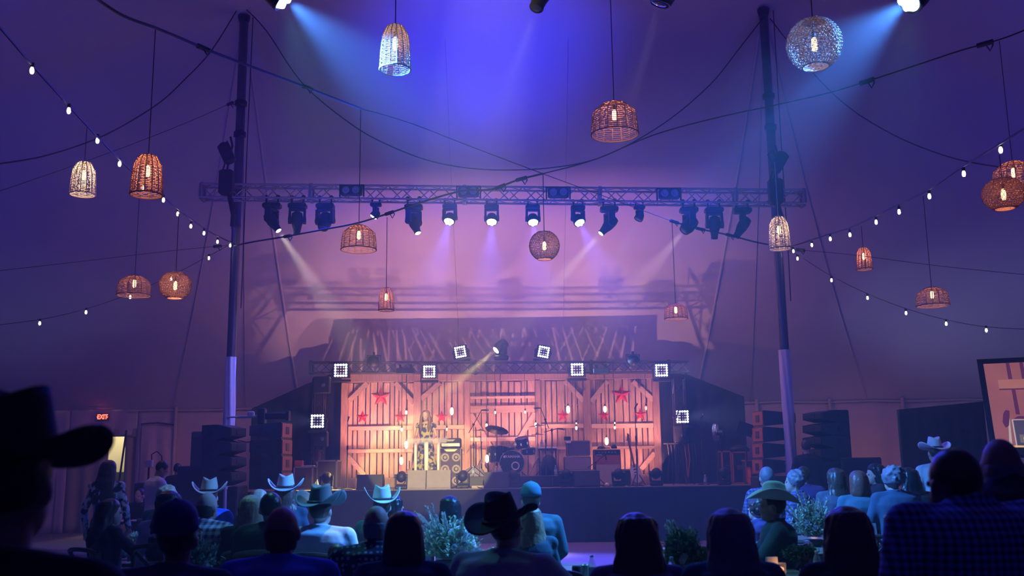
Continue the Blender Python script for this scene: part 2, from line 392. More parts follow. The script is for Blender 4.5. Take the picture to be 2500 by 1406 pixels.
# radiating seams above the stage
for x in (-1.5, 1.4):
    pts = [V((x, YP + (YW - YP) * k / 12, zroof(x, YP + (YW - YP) * k / 12) - 0.01)) for k in range(13)]
    MB().tube(pts, 0.01, 4).build('seam', MT['canvas'], parent=ceil)
MB().box((0, 10, -0.06), (46, 42, .12)).build('floor', MT['floor'], kind='structure')

def wavy(x0, x1, y, z0, z1, amp, per, n, name, mat, parent=None, kind=None, zf=None, fan=None):
    mb = MB()
    def fn(u, v):
        x = x0 + (x1 - x0) * u; z = z0 + ((zf(x) if zf else z1) - z0) * v
        dy = amp * sin(x * 2 * pi / per + 0.6 * sin(x * 1.7)) * (0.4 + 0.6 * (1 - v)) + amp * .4 * mnoise.noise(V((x * 2, z, 3)))
        if fan: dy += fan[2] * sin(atan2(x - fan[0], fan[1] - z + .3) * 16) * (1 - v)
        return V((x, y + dy, z))
    mb.grid(fn, n, 12)
    o = mb.build(name, mat, parent, smooth=True, kind=kind)
    md = o.modifiers.new('thick', 'SOLIDIFY'); md.thickness = 0.02
    return o
xo0 = at(165, 1100, YW).x; xo1 = at(332, 1100, YW).x
wavy(xo1, 22, YW, 0, ZE, 0.035, 0.9, 220, 'wall_back', MT['wallcanvas'], kind='structure')
wavy(-22, xo0, YW, 0, ZE, 0.04, 0.9, 60, 'wall_back_2', MT['wallcanvas'], kind='structure')
wavy(xo0, xo1, YW, 2.75, ZE, 0.03, 0.7, 30, 'trim_1', MT['wallcanvas'], kind='structure')
wb = [o for o in bpy.data.objects if o.name == 'wall_back'][0]
for px in (1848, 2027, 2205, 430, 2440):      # quarter poles showing as pale vertical bands along the eave
    p = at(px, 1000, YW - .12)
    MB().cyl((p.x, p.y, 0), (p.x, p.y, ZE + .05), .05, n=10).build('side_pole', MT['wallcanvas'], wb, smooth=True)
MB().tube([(x, YW - .05, ZE - .02 - .03 * abs(sin(x * 1.2))) for x in [-11.3 + k * .25 for k in range(134)]], .03, 6).build('eave_rope', MT['wallcanvas'], wb)
# the doorway at the exit: olive flaps, a lit cream canvas behind
dr = wavy(at(305, 1100, YW + .05).x, xo1 + .15, YW + .06, 0, 2.9, .05, .35, 30, 'door_1', MT['olive'], kind='structure')
wavy(xo0 - .3, at(262, 1100, YW).x, YW + .06, 0, 2.9, .05, .4, 24, 'flap', MT['olive'], dr)
wavy(xo0, xo1 + .2, YW + .02, 2.72, 2.95, .03, .5, 24, 'valance', MT['olive'], dr)
MB().bar(at(309, 1050, YW - .02), at(290, 1180, YW - .02), .05, .03).build('tie_strap', MT['rope'], dr)
wavy(xo0 - 2, xo1 + 2, YW + 2.6, 1.6, 3.6, .05, .8, 60, 'wall_passage', MT['cream'], kind='structure')
MB().box(((xo0 + xo1) / 2, YW + 2.5, .86), (5, .5, 1.7)).build('wall_passage_base', MT['drape'], kind='structure')
MB().box(((xo0 + xo1) / 2, YW + 1.5, 3.7), (5, 3.2, .06)).build('ceiling_passage', MT['cream'], kind='structure')
wavy(-9, 30, -22, 0, 8.2, .03, 1, 60, 'wall_left', MT['wallcanvas'], kind='structure').matrix_world = Matrix.Rotation(R(90), 4, 'Z')
wavy(-9, 30, -22, 0, 8.2, .03, 1, 60, 'wall_right', MT['wallcanvas'], kind='structure').matrix_world = Matrix.Translation((44, 0, 0)) @ Matrix.Rotation(R(90), 4, 'Z')
wavy(-22, 22, -9, 0, ZE, .03, 1, 80, 'wall_front', MT['wallcanvas'], kind='structure')

cx0, cx1 = at(342, 1100, YW - .1).x, at(424, 1100, YW - .1).x
wavy(cx0, cx1, YW - .08, 0, 3.05, .03, .5, 90, 'curtain_panel', MT['wallcanvas'], wb, fan=((cx0 + cx1) / 2 - .1, 3.05, .05))
MB().tube([V((cx0, YW - .14, 3.07)), V(((cx0 + cx1) / 2, YW - .14, 3.1)), V((cx1, YW - .14, 3.03))], .02, 5).build('curtain_cord', MT['rope'], wb)
# ------------------------------------------------------------ tent poles
def tent_pole(x, label, wrap):
    t = thing('tent_pole', label, 'pole', (x, YP, 0))
    mb = MB(); mb.lathe([(.2, 0), (.2, .05), (.14, .09), (.12, .3)], n=16); mb.build('base_plate', MT['steel'], t)
    mb = MB(); mb.lathe([(.102, .05), (.102, 7), (.115, 7.02), (.115, 7.1), (.102, 7.12), (.102, 12.15)], n=18); mb.build('pole', MT['steel'], t, smooth=True)
    for z in (9.95, 9.2): MB().lathe([(.10, -.03), (.14, 0), (.14, .1), (.10, .13)], (0, 0, z), 14).build('collar', MT['black'], t)
    if wrap:
        mb = MB()
        mb.grid(lambda u, v: V(((.122 + .008 * sin(u * 40 + v * 9)) * cos(2 * pi * u), (.122 + .008 * sin(u * 40 + v * 9)) * sin(2 * pi * u), .02 + 4.1 * v)), 48, 20)
        mb.build('padded_wrap', MT['wrap'], t, smooth=True)
    # halyard rope beside the pole
    MB().tube([(.22, -.05, 12.1), (.2, -.08, 9), (.2, -.08, 6.2), (.19, -.07, 5.2)], .012, 5).build('halyard', MT['rope'], t)
    mb = MB(); mb.lathe([(.11, 12.0), (.14, 12.1), (.15, 12.15)], n=16, cap=False); mb.build('head_ring', MT['black'], t)
    return t
tp1 = tent_pole(LX, 'steel tent pole with pale padded wrap beside the exit side speakers', True)
tp2 = tent_pole(RX, 'steel tent pole rising behind the speaker stack nearest the video screen', True)

# ------------------------------------------------------------ trusses
def truss(name, label, a, b, hh, ww, bay, r=0.024, plates=(), group=None, vertical=False, mat='alu'):
    a, b = V(a), V(b); L = (b - a).length
    t = thing(name, label, 'truss', a, 0, group)
    d = (b - a).normalized(); up = V((0, 1, 0)) if vertical else V((0, 0, 1)); up = (up - d * up.dot(d)).normalized(); sd = d.cross(up)
    C4 = [(i * ww / 2, j * hh / 2) for i, j in ((-1, 1), (1, 1), (1, -1), (-1, -1))]
    for i, j in C4: MB().cyl(sd * i + up * j, d * L + sd * i + up * j, r, n=8).build('chord', MT[mat], t, smooth=False)
    n = max(2, int(round(L / bay))); s = L / n
    for k in range(n):
        for q in range(4):
            p, p2 = C4[q], C4[(q + 1) % 4]
            if k % 2: p, p2 = p2, p
            MB().cyl(d * (k * s) + sd * p[0] + up * p[1], d * ((k + 1) * s) + sd * p2[0] + up * p2[1], r * .5, n=5, cap=False).build('brace', MT[mat], t)
    for x in plates:
        for i in (-.02, .02):
            mb = MB()
            for q in range(4):
                p, p2 = C4[q], C4[(q + 1) % 4]
                mb.bar(d * (x + i) + sd * p[0] + up * p[1], d * (x + i) + sd * p2[0] + up * p2[1], .09, .03, up=d)
            mb.build('end_frame', MT[mat], t)
    return t
TA = at(492, 469, 21.55); TB = at(1963, 484, 21.55); TL = (TB - TA).length
mt = truss('lighting_truss', 'long aluminium lighting truss hung between both tent poles', TA, TB, .30, .30, .30, plates=(.03, 2.45, 5.85, 8.85, 11.85, TL - .03))
SA = at(757, 898, 26.0); SB = at(1680, 896, 26.0)
st = truss('stage_truss', 'black box truss spanning above the barn wood backdrop', SA, SB, .27, .27, .28, r=.022, plates=(.03, 4.3, 7.3, 9.3), mat='darktruss')
def tpoint(px, dz=0, dy=0):
    """point on the bottom front chord of the long truss at photo column px"""
    u = (at(px, 480, 21.55).x - TA.x) / (TB.x - TA.x); p = TA.lerp(TB, u); return V((p.x, p.y + dy, p.z - .17 + dz))
ft = truss('front_truss', 'lighting truss above the audience carrying the big cyan wash lights', (-5.5, 10.2, 7.15), (6, 10.2, 7.15), .3, .3, .5)

# ------------------------------------------------------------ the stage
stg = thing('stage', 'wide black skirted concert stage in front of the barn backdrop', 'stage', (0, 0, 0))
ZD = 1.2; SX0, SX1 = -7.6, 7.3
for k in range(int((SX1 - SX0) / 1.22)):
    x = SX0 + k * 1.22
    for j in range(2):
        MB().bbox((x + .61, 23.0 + 1.0 + j * 2.1, ZD - .06), (1.215, 2.09 if j else 2.0, .12), .006).build('deck_panel', MT['deck'], stg)
def skirt(x0, x1, y, nm='skirt'):
    mb = MB(); n = int((x1 - x0) * 16)
    mb.grid(lambda u, v: V((x0 + (x1 - x0) * u, y + .02 * sin((x0 + (x1 - x0) * u) * 23) * (1 - v * .7), .01 + (ZD - .03) * v)), n, 4)
    return mb.build(nm, MT['skirt'], stg, smooth=True)
skirt(SX0, SX1, 22.95)
for sx in (SX0, SX1): MB().box((sx, 25.2, ZD / 2), (.05, 4.2, ZD - .04)).build('side_skirt', MT['skirt'], stg)

# ------------------------------------------------------------ black drapes
def drape(label, pts, Y, group=None):
    """hanging cloth with top corners pts (photo column,row) at distance Y reaching the ground"""
    a, b = at(*pts[0], Y), at(*pts[1], Y)
    o = wavy(a.x, b.x, Y, 0.02, 0, .04, .35, int(abs(b.x - a.x) * 14), 'black_drape', MT['drape'], zf=lambda x: a.z + (b.z - a.z) * (x - a.x) / (b.x - a.x))
    tag(o, label, 'drape'); return o
drape('black masking drape with sloping top beside the exit side of the stage', ((615, 997), (765, 930)), 27.3)
drape('black masking drape standing right behind the exit side light tower', ((766, 930), (838, 900)), 27.1)
drape('black masking drape behind the tower nearest the electric fan', ((1608, 900), (1672, 914)), 27.1)
drape('black masking drape with sloping top behind the electric fan', ((1672, 912), (1816, 968)), 27.3)
drape('black drape hung below the eave between tent wall and video screen', ((2189, 1000), (2400, 980)), 24.5)

# ------------------------------------------------------------ barn wood backdrop
def bd(px, py, dy=0):
    p = at(px, py, YB + dy); return p
ZB0, ZB1 = ZD, bd(1220, 907).z
def xz(px, py): p = bd(px, py); return p.x, p.z
frm = thing('barn_backdrop', 'barn wood frame of posts and header across the stage backdrop', 'backdrop', (0, 0, 0))
xl, xr = bd(833, 1000).x, bd(1612, 1000).x; ztb = bd(1220, 929).z
for k in range(4):
    x0 = xl + (xr - xl) * k / 4; x1 = xl + (xr - xl) * (k + 1) / 4
    MB().bbox(((x0 + x1) / 2, YB, (ZB1 + ztb) / 2), (x1 - x0 - .01, .12, ZB1 - ztb), .01).build('header_beam', MT['barnd'], frm)
POSTS = [(832, 849), (1010, 1028), (1134, 1148), (1307, 1321), (1425, 1443), (1595, 1612)]
for a, b in POSTS:
    x0, x1 = bd(a, 1040).x, bd(b, 1040).x
    MB().bbox(((x0 + x1) / 2, YB, (ZB0 + ztb) / 2), (x1 - x0, .14, ztb - ZB0), .012).build('post', MT['barnd'], frm)
for k in range(4):
    x0 = xl + (xr - xl) * k / 4; x1 = xl + (xr - xl) * (k + 1) / 4
    MB().bbox(((x0 + x1) / 2, YB - .03, ZD + .13), (x1 - x0 - .01, .05, .25), .01).build('base_board', MT['barnd'], frm)
def panel(px0, px1, widths, rails, diags, label, gaps=.03):
    x0, x1 = bd(px0, 1040).x, bd(px1, 1040).x; ztop = ztb - .02
    t = thing('barn_door_panel', label, 'panel', ((x0 + x1) / 2, YB, ZD), 0, None)
    cx = (x0 + x1) / 2; tot = sum(widths); W_ = (x1 - x0) - gaps * (len(widths) - 1); x = x0
    for wd in widths:
        bw = W_ * wd / tot; top = ztop - random.uniform(0, .04)
        MB().bbox((x + bw / 2 - cx, .04 + random.uniform(-.006, .006), (top - ZD) / 2 + .02), (bw, .025, top - ZD), .005).build('board', MT['barn'], t)
        x += bw + gaps
    for py0, py1 in rails:
        z0, z1 = bd((px0 + px1) / 2, py1).z, bd((px0 + px1) / 2, py0).z
        MB().bbox((0, -.02, (z0 + z1) / 2 - ZD), (x1 - x0 - .01, .075, z1 - z0), .006).build('rail', MT['barnx'], t)
    for (ax, ay, bx, by) in diags:
        a, b = bd(ax, ay), bd(bx, by)
        MB().bar((a.x - cx, -.02, a.z - ZD), (b.x - cx, -.02, b.z - ZD), .12, .07).build('brace', MT['barnx'], t)
    return t
panel(849, 1010, [1.2, 1, 1.9, 1, 1.7, 1.3, 1.6, 1, .9, 2, 1.8], [(1040, 1050), (1096, 1105)], [(853, 978, 897, 935), (965, 935, 1010, 984), (849, 1113, 890, 1160)], 'barn door panel with the large red star beside the lone microphone stand')
panel(1028, 1134, [1.2, 1, 1.4, 1, 1.5, 1.1, 1.5], [(1038, 1048), (1102, 1109)], [(1028, 975, 1074, 934)], 'barn door panel behind the speaking woman')
panel(1148, 1307, [1.1, 1, 1.2, 1.6, .9, 1.5, 1, 1.3, 1.1, 1.6], [(967, 973), (990, 1007), (1067, 1077)], [(1149, 1010, 1215, 1120), (1306, 1008, 1240, 1120)], 'barn door panel with crossed braces behind the drum kit')
panel(1321, 1425, [1, 1.1, .9, 1.6, 1.3, 1, 1.1], [(1035, 1045), (1090, 1097)], [(1378, 930, 1425, 979)], 'barn door panel behind the stacked guitar amplifier')
panel(1443, 1595, [1.1, .9, 1.4, 1, 1.6, 1.1, 1.2, 1, .9, 1.1], [(1034, 1045), (1089, 1096)], [(1443, 981, 1483, 931), (1545, 931, 1595, 978), (1565, 1145, 1598, 1106)], 'barn door panel with the large red star above the electric guitar')
def star(px, py, rpx, label, group=None):
    p = bd(px, py, .024); r = rpx / 90.0
    t = MB(); vs = [V((0, -.09 * r / .28, 0))]
    for k in range(10):
        a = pi / 2 + k * pi / 5; rr = r if k % 2 == 0 else r * .42; vs.append(V((rr * cos(a), 0, rr * sin(a))))
    fs = [(0, 1 + (k + 1) % 10, 1 + k) for k in range(10)] + [tuple(range(1, 11))]
    t.add(vs, fs); o = t.build('barn_star', MT['star']); o.location = p
    tag(o, label, 'star', group); return o
star(930, 968, 25, 'large red barn star high above the lone microphone stand', 'large red stars')
star(1517, 963, 25, 'large red barn star high above the electric guitar', 'large red stars')
star(885, 1018, 16, 'small red barn star directly beside the lone microphone stand', 'small red stars')
star(978, 1018, 16, 'small red barn star just in front of the speaking woman', 'small red stars')
star(1078, 1018, 16, 'small red barn star behind the speaking woman above the bass amplifier', 'small red stars')
star(1374, 1015, 16, 'small red barn star above the grey amplifier stack', 'small red stars')
star(1475, 1015, 16, 'small red barn star above the brown combo amplifier', 'small red stars')
star(1563, 1012, 16, 'small red barn star at the outer edge of the backdrop by the guitar', 'small red stars')
# ------------------------------------------------------------ hanging filament tubes in front of the backdrop
def tube_bulb(px, py, hpx, label, mat='edison', lit=True):
    p = at(px, py, 25.885); h = hpx / 92.0; r = min(.042, h * .28)
    t = thing('tube_bulb', label, 'light bulb', p, 0, 'filament bulbs hanging before the backdrop')
    MB().lathe([(r * .4, -h / 2), (r, -h / 2 + r), (r, h / 2 - r), (r * .5, h / 2)], n=10).build('bulb', MT[mat], t, smooth=True)
    MB().cyl((0, 0, h / 2), (0, 0, h / 2 + .06), .018, n=8).build('socket', MT['rope'], t)
    zt = 4.27 - p.z
    MB().cyl((0, 0, h / 2 + .05), (0, 0, zt), .005, n=4).build('cord', MT['rope'], t)
    return t
TBN = [(992, 1007, 9, 'short', 'above the podium at the speaking woman\'s face'), (1103, 1004, 17, 'long', 'high above the bass amplifier'),
 (981, 1049, 8, 'small', 'beside the woman\'s shoulder'), (1091, 1048, 6, 'tiny', 'just over the podium top'), (992, 1086, 17, 'long', 'beside the podium columns'),
 (980, 1125, 17, 'long', 'low above the yellow lit moving light'), (1209, 1007, 6, 'tiny', 'above the tilted ride cymbal'), (1188, 1039, 9, 'small', 'touching the edge of the ride cymbal'),
 (1282, 1006, 6, 'tiny', 'between the drum kit boom microphones'), (1308, 1037, 10, 'small', 'above the hi hat'), (1387, 1000, 17, 'long', 'high above the grey amplifier stack'),
 (1477, 999, 14, 'long', 'high above the brown combo amplifier'), (1407, 1034, 5, 'tiny', 'upper of the pair over the amplifier head'), (1407, 1045, 8, 'small', 'lower of the pair over the amplifier head'),
 (1501, 1033, 5, 'tiny', 'upper of the pair over the brown combo'), (1501, 1044, 7, 'small', 'lower of the pair over the brown combo'), (1481, 1077, 17, 'long', 'just above the brown combo amplifier'),
 (1189, 1120, 18, 'long', 'low beside the floor tom'), (1577, 996, 10, 'dim red', 'near the outer small star')]
for k, (px, py, h, sz, where) in enumerate(TBN):
    tube_bulb(px, py, h, f'{sz} glowing filament bulb hanging {where}', 'dimedison' if sz == 'dim red' else 'edison')

# ------------------------------------------------------------ lamps of the rig
def head_q(d): return V(d).normalized().to_track_quat('Z', 'X').to_matrix()
def mover(loc, aim, label, kind='profile', hang=True, lens='lensoff', s=1.0, group=None, beam=None, mats='black'):
    """moving light. loc: clamp point (hanging) or floor point. aim: direction of the head"""
    d = V(aim).normalized(); sg = -1 if hang else 1
    if not hang: loc = V(loc) - V((0, 0, .07 * s))
    t = thing('moving_light', label, 'stage light', loc, 0, group, s)
    b = MB(); b.bbox((0, 0, sg * .13), (.40, .24, .12), .03); b.box((0, -.125, sg * .13), (.12, .02, .06)); b.build('base', MT[mats], t)
    if hang:
        for x in (-.13, .13):
            m = MB(); m.cyl((x, -.02, .07), (x, .02, .07), .05, n=10); m.box((x, 0, 0), (.03, .05, .14)); m.build('clamp', MT[mats], t)
    pan = atan2(d.x, -d.y); Rz = Matrix.Rotation(pan, 3, 'Z')
    hw = {'profile': .15, 'wash': .16, 'fat': .17}[kind]
    m = MB(); m.T = Rz
    m.bbox((0, 0, sg * .215), (hw * 2 + .06, .12, .05), .015)
    for x in (-hw - .01, hw + .01):
        m.prism([(x - .025, sg * .2), (x + .025, sg * .2), (x + .03, sg * .5), (x - .03, sg * .5)], -.07, .07)
        m.cyl((x - .035, 0, sg * .46), (x + .035, 0, sg * .46), .08, n=12)
    m.build('yoke', MT[mats], t)
    c = V((0, 0, sg * .46)); q = head_q(d)
    if kind == 'profile':
        prof = [(.05, -.2), (.11, -.17), (.125, -.08), (.12, .06), (.085, .2), (.075, .26), (.08, .3)]; lz, lr = .3, .066
    elif kind == 'fat':
        prof = [(.06, -.2), (.13, -.16), (.155, -.06), (.155, .08), (.13, .16), (.12, .2)]; lz, lr = .2, .105
    else:
        prof = [(.06, -.14), (.12, -.11), (.15, -.03), (.16, .05), (.165, .12)]; lz, lr = .12, .15
    m = MB(); m.lathe(prof, c, 16, q); m.build('head', MT[mats], t, smooth=True)
    m = MB(); m.lathe([(lr * 1.08, lz - .01), (lr * 1.08, lz + .015), (lr * .98, lz + .015)], c, 16, q, cap=False); m.build('bezel', MT[mats], t)
    m = MB()
    if kind == 'wash' and lens != 'lensoff':
        m.lathe([(lr * .9, lz), (lr * .85, lz + .012)], c, 16, q)
        for k in range(7):
            a = k * 2 * pi / 6; rr = 0 if k == 6 else lr * .58
            m.ball(c + q @ V((rr * cos(a), rr * sin(a), lz + .01)), lr * .32, 8, 4)
    else: m.lathe([(lr, lz), (lr * .95, lz + .01), (lr * .4, lz + .02)], c, 14, q)
    m.build('lens', MT[lens], t, smooth=True)
    if beam:
        e, cc, deg, bl = beam
        lp = V(loc) + s * (c + q @ V((0, 0, lz + .06)))
        spot(lp, lp + d, e, cc, deg, bl, .05)
    return t
def aimpx(px, py, dep=-.2): 
    return V((px, dep, -py))    # direction from photo-plane displacement
WARM = (1.0, .86, .68); BLUE = (.10, .11, 1.0); VIO = (.5, .35, 1.0); CYAN = (.06, .28, 1.0)
def tm(px, **k): return tpoint(px, dz=-.02)
# profile and wash heads under the long truss
mover(tpoint(665), (.62, -.2, -.9), 'black moving light throwing a warm beam nearest the exit side pole', 'profile', lens='lenswarm', beam=(14000, WARM, 17, .9))
mover(tpoint(727), (-.05, .3, -1), 'dark moving light hanging straight down, second from the exit side pole', 'profile')
mover(tpoint(795), (-.15, -.5, -1), 'dark moving light with shiny front, third from the exit side pole', 'fat')
mover(tpoint(918), (-.6, .08, -.8), 'small blue lit wash light turned sideways beside the plug junction', 'wash', lens='ledblue', s=.62, beam=(1600, (.12, .16, 1), 44, .8))
mover(tpoint(1010), (.38, -.3, -1), 'black moving light above the tall bell pendant with faint beam', 'profile', lens='lenswarm', beam=(1800, WARM, 14, .9))
for px, dx, lb in ((1098, -.18, 'bright blue wash light above the podium side of the stage'), (1200, -.03, 'bright blue wash light next to the middle truss joint'), (1300, .06, 'bright blue wash light beside the globe pendant cord'), (1410, .35, 'bright blue wash light aimed toward the video screen side')):
    mover(tpoint(px), (dx, -.5, -1), lb, 'wash', lens='ledblue', s=.8, beam=(9000, BLUE, 36, .9))
mover(tpoint(1486), (-.8, -.2, -.9), 'black moving light with warm beam aimed back at centre stage', 'profile', lens='lenswarm', beam=(11000, WARM, 15, .9))
mover(tpoint(1560), (-.5, -.15, -.9), 'small dark wash light throwing a thin blue beam', 'wash', s=.62, beam=(2000, (.4, .45, 1), 20, .8))
mover(tpoint(1680), (-.75, -.2, -.85), 'dark moving light with shiny front above the plug cable', 'fat', beam=(6000, (1, .7, .62), 22, 1))
mover(tpoint(1741), (0, .3, -1), 'dark moving light hanging straight down beyond the plug cable', 'profile')
mover(tpoint(1810), (-.5, .1, -.8), 'dark moving light tilted sideways nearest the video screen side pole', 'profile')
def blinder(px, label):
    p = tpoint(px); p = V((p.x, p.y - .22, p.z + .17))
    t = thing('blinder_light', label, 'stage light', p, 0, 'two lamp blinders on the long truss')
    m = MB(); m.bbox((0, 0, 0), (.46, .18, .22), .03); m.build('housing', MT['black'], t)
    m = MB()
    for x in (-.26, .26): m.box((x, .05, .01), (.03, .06, .26))
    m.box((0, .05, .14), (.55, .06, .025)); m.build('bracket', MT['black'], t)
    for x in (-.11, .11):
        m = MB(); m.lathe([(.085, 0), (.08, .012), (.05, .004), (.01, -.005)], (x, -.1, 0), 14, Matrix.Rotation(R(90), 3, 'X')); m.build('lamp', MT['lensglass'], t, smooth=True)
MT['lensglass'] = M('lamp_reflector', (.45, .45, .6), .25, .5)
blinder(862, 'two lamp blinder on the truss above the drum shaped pendant')
blinder(1145, 'two lamp blinder on the truss beside the middle truss joint')
blinder(1362, 'two lamp blinder on the truss beside the globe pendant cord')
blinder(1630, 'two lamp blinder on the truss nearest the video screen side')
def hoist(px, py, label, lean):
    p = at(px, py, 21.3)
    t = thing('chain_hoist', label, 'hoist', p)
    m = MB(); m.bbox((0, 0, -.05), (.30, .24, .55), .03); m.build('chain_bag', MT['black'], t)
    m = MB(); q = Matrix.Rotation(R(lean), 3, 'Y'); m.bbox((.12 if lean > 0 else -.02, 0, .62), (.26, .22, .5), .06, q); m.build('motor', MT['black'], t)
    m = MB(); m.tube([(0, 0, .2), (.03, 0, .45), (.1, 0, .8), (.05, 0, 1.0)], .025, 6); m.tube([(-.1, 0, .2), (-.02, .0, .5), (-.12, 0, .8), (-.02, 0, .9), (.05, 0, .75)], .018, 6); m.build('cable_loop', MT['rope'], t)
    m = MB(); m.tube([(.05, .1, -.3), (.15, .12, -.75), (.12, .2, -1.0)], .06, 6); m.build('sling', MT['rope'], t)
hoist(553, 440, 'black chain hoist and cable bag hung beside the exit side pole', -25)
hoist(1893, 462, 'black chain hoist and bag hung beside the video screen side pole', 32)

# big wash lights over the audience (mostly above the frame)
def topw(px, py, aim, label, lens, beam, kind='wash', s=1.0):
    p = at(px, py, 9.95); d = V(aim).normalized(); 
    loc = V((p.x, p.y, p.z + .46 * s)) - d * .1
    return mover(loc, d, label, kind, True, lens, s, None, beam)
topw(690, -8, (.72, .2, -.6), 'big cyan wash light at the top edge near the exit side pole', 'lenscyan', (9500, CYAN, 52, 1))
topw(2222, -2, (-.74, -.1, -.6), 'big cyan wash light at the top edge near the large globe pendant', 'lenscyan', (9500, CYAN, 52, 1))
topw(1322, -16, (-.25, -.2, -.8), 'dark profile light just above the frame with faint tan beam', 'lensoff', (1500, WARM, 13, .9), 'profile')
topw(1618, -14, (-.25, .1, -.8), 'dark moving light at the top edge beside the dome pendant cord', 'lensoff', (1500, WARM, 10, .9), 'fat')

# square led panels
def led_panel(px, py, wpx, Y, label, bright=True, tilt=0, roll=0, turn=0, beam=None, foot=False):
    p = at(px, py, Y); w_ = wpx / ppm(Y, p.z)
    t = thing('led_panel', label, 'stage light', p, 0, 'square led panels around the stage'); t.rotation_euler = (R(tilt), R(roll), R(turn))
    m = MB(); m.bbox((0, .05, 0), (w_ + .05, .12, w_ + .05), .015); m.build('housing', MT['black'], t)
    m = MB()
    for s_ in (-1, 1): m.box((s_ * (w_ / 2 + .05), .05, -.06), (.02, .08, w_ * .8)); m.cyl((s_ * (w_ / 2 + .02), .05, 0), (s_ * (w_ / 2 + .08), .05, 0), .04, n=8)
    m.bbox((0, .05, -w_ / 2 - .09), (w_ + .14, .1, .07), .01); m.build('yoke', MT['black'], t)
    st_ = w_ / 5; ring = MB(); inner = MB()
    for i in range(5):
        for j in range(5):
            e = i in (0, 4) or j in (0, 4)
            (ring if e else inner).lathe([(st_ * (.42 if e else .3), 0), (st_ * .25, .02), (0.001, .03)], ((i - 2) * st_, -.012, (j - 2) * st_), 8, Matrix.Rotation(R(90), 3, 'X'))
    ring.build('led_ring', MT['ledwhite'], t, kind='stuff'); inner.build('led_matrix', MT['leddim'], t, kind='stuff')
    if beam:
        e, tx = beam; spot(p + V((0, -.2, 0)), p + V(tx), e, (.5, .58, 1.0), 55, 1.0, .1)
led_panel(832, 904, 33, 25.75, 'glaring white square led panel at the exit end of the stage truss', beam=(380, (-1, -.3, 0)))
led_panel(1048, 907, 30, 25.75, 'white square led panel on the truss above the speaking woman', beam=(8, (0, -1, 0)))
led_panel(1409, 902, 31, 25.75, 'white square led panel on the truss above the amplifier stack', beam=(300, (1, -.25, 0)))
led_panel(1615, 904, 31, 25.75, 'white square led panel at the fan end of the stage truss', beam=(800, (1, -.2, 0)))
led_panel(1124, 859, 28, 25.9, 'tilted square led panel standing on the truss beside the yellow spotlight', roll=-8, tilt=8, turn=-12)
led_panel(1327, 859, 28, 25.9, 'tilted square led panel standing on the truss over the drum kit', roll=10, tilt=8, turn=12)
led_panel(775, 1028, 33, 25.2, 'glaring white square led panel low on the exit side tower', beam=(380, (-1, -.2, 0)))
led_panel(1666, 1017, 31, 25.2, 'white square led panel low on the tower near the fan', beam=(800, (1, -.1, 0)))
# heads on the stage truss
def ontop(px, py): p = at(px, py, 26.0); return V((p.x, 26.0, SA.z + .14))
mover(ontop(1224, 880), (-.62, -.35, -.55), 'moving light on the stage truss throwing a yellow beam', 'fat', False, 'lensyellow', .95, None, (30000, (1, .75, .18), 12, .8))
def par(px, py, label):
    p = at(px, py, 25.78); t = thing('spotlight', label, 'stage light', p)
    q = Matrix.Rotation(R(80), 3, 'X')
    MB().lathe([(.08, -.14), (.13, -.12), (.14, .06), (.15, .14)], (0, 0, 0), 12, q).build('can', MT['black'], t, smooth=True)
    MB().lathe([(.13, .12), (.12, .13)], (0, 0, 0), 12, q).build('lens', MT['lensoff'], t)
    m = MB(); m.box((-.17, 0, .05), (.02, .06, .25)); m.box((.17, 0, .05), (.02, .06, .25)); m.box((0, 0, .17), (.36, .06, .02)); m.cyl((0, 0, .17), (0, 0, .26), .03); m.build('yoke', MT['black'], t)
    for s_ in (-1, 1): MB().box((s_ * .1, -.16, .12), (.14, .1, .01), Matrix.Rotation(R(20 * s_), 3, 'Y')).build('barn_door_flap', MT['black'], t)
par(913, 884, 'dark spotlight on the stage truss above the first large star')
par(1545, 882, 'dark spotlight on the stage truss above the second large star')
def barl(px, py, wpx, label):
    p = at(px, py, 25.8); w_ = wpx / 94
    t = thing('batten_light', label, 'stage light', p)
    MB().bbox((0, 0, 0), (w_, .14, .16), .02).build('housing', MT['black'], t)
    m = MB(); m.box((-w_ * .3, .02, .12), (.05, .05, .12)); m.box((w_ * .3, .02, .12), (.05, .05, .12)); m.build('hanger', MT['black'], t)
barl(990, 906, 44, 'black batten light under the truss above the woman')
barl(1468, 906, 40, 'black batten light under the truss above the brown combo')

# side towers
def tower(px, label):
    p = at(px, 1100, 25.6)
    return truss('tower_truss', label, (p.x, 25.6, ZD + .02), (p.x, 25.6, at(px, 925, 25.6).z), .28, .28, .4, r=.018, vertical=True, mat='darktruss')
tower(776, 'upright truss tower carrying the exit side led panel'); tower(1664, 'upright truss tower carrying the fan side led panel')
def tower_box(px, py, w_, h_, label):
    p = at(px, py, 25.4); t = thing('control_box', label, 'box', p)
    MB().bbox((0, 0, 0), (w_, .25, h_), .02).build('body', MT['black'], t); MB().lathe([(.06, 0), (.05, .02), (.02, .03)], (.05, -.13, 0), 12, Matrix.Rotation(R(90), 3, 'X')).build('dial', MT['lensoff'], t)
tower_box(783, 1072, .36, .38, 'black box strapped to the exit side tower under the led panel')
tower_box(786, 940, .42, .42, 'black box hung at the top of the exit side tower')
tower_box(1660, 1062, .3, .35, 'black box strapped to the fan side tower under the led panel')
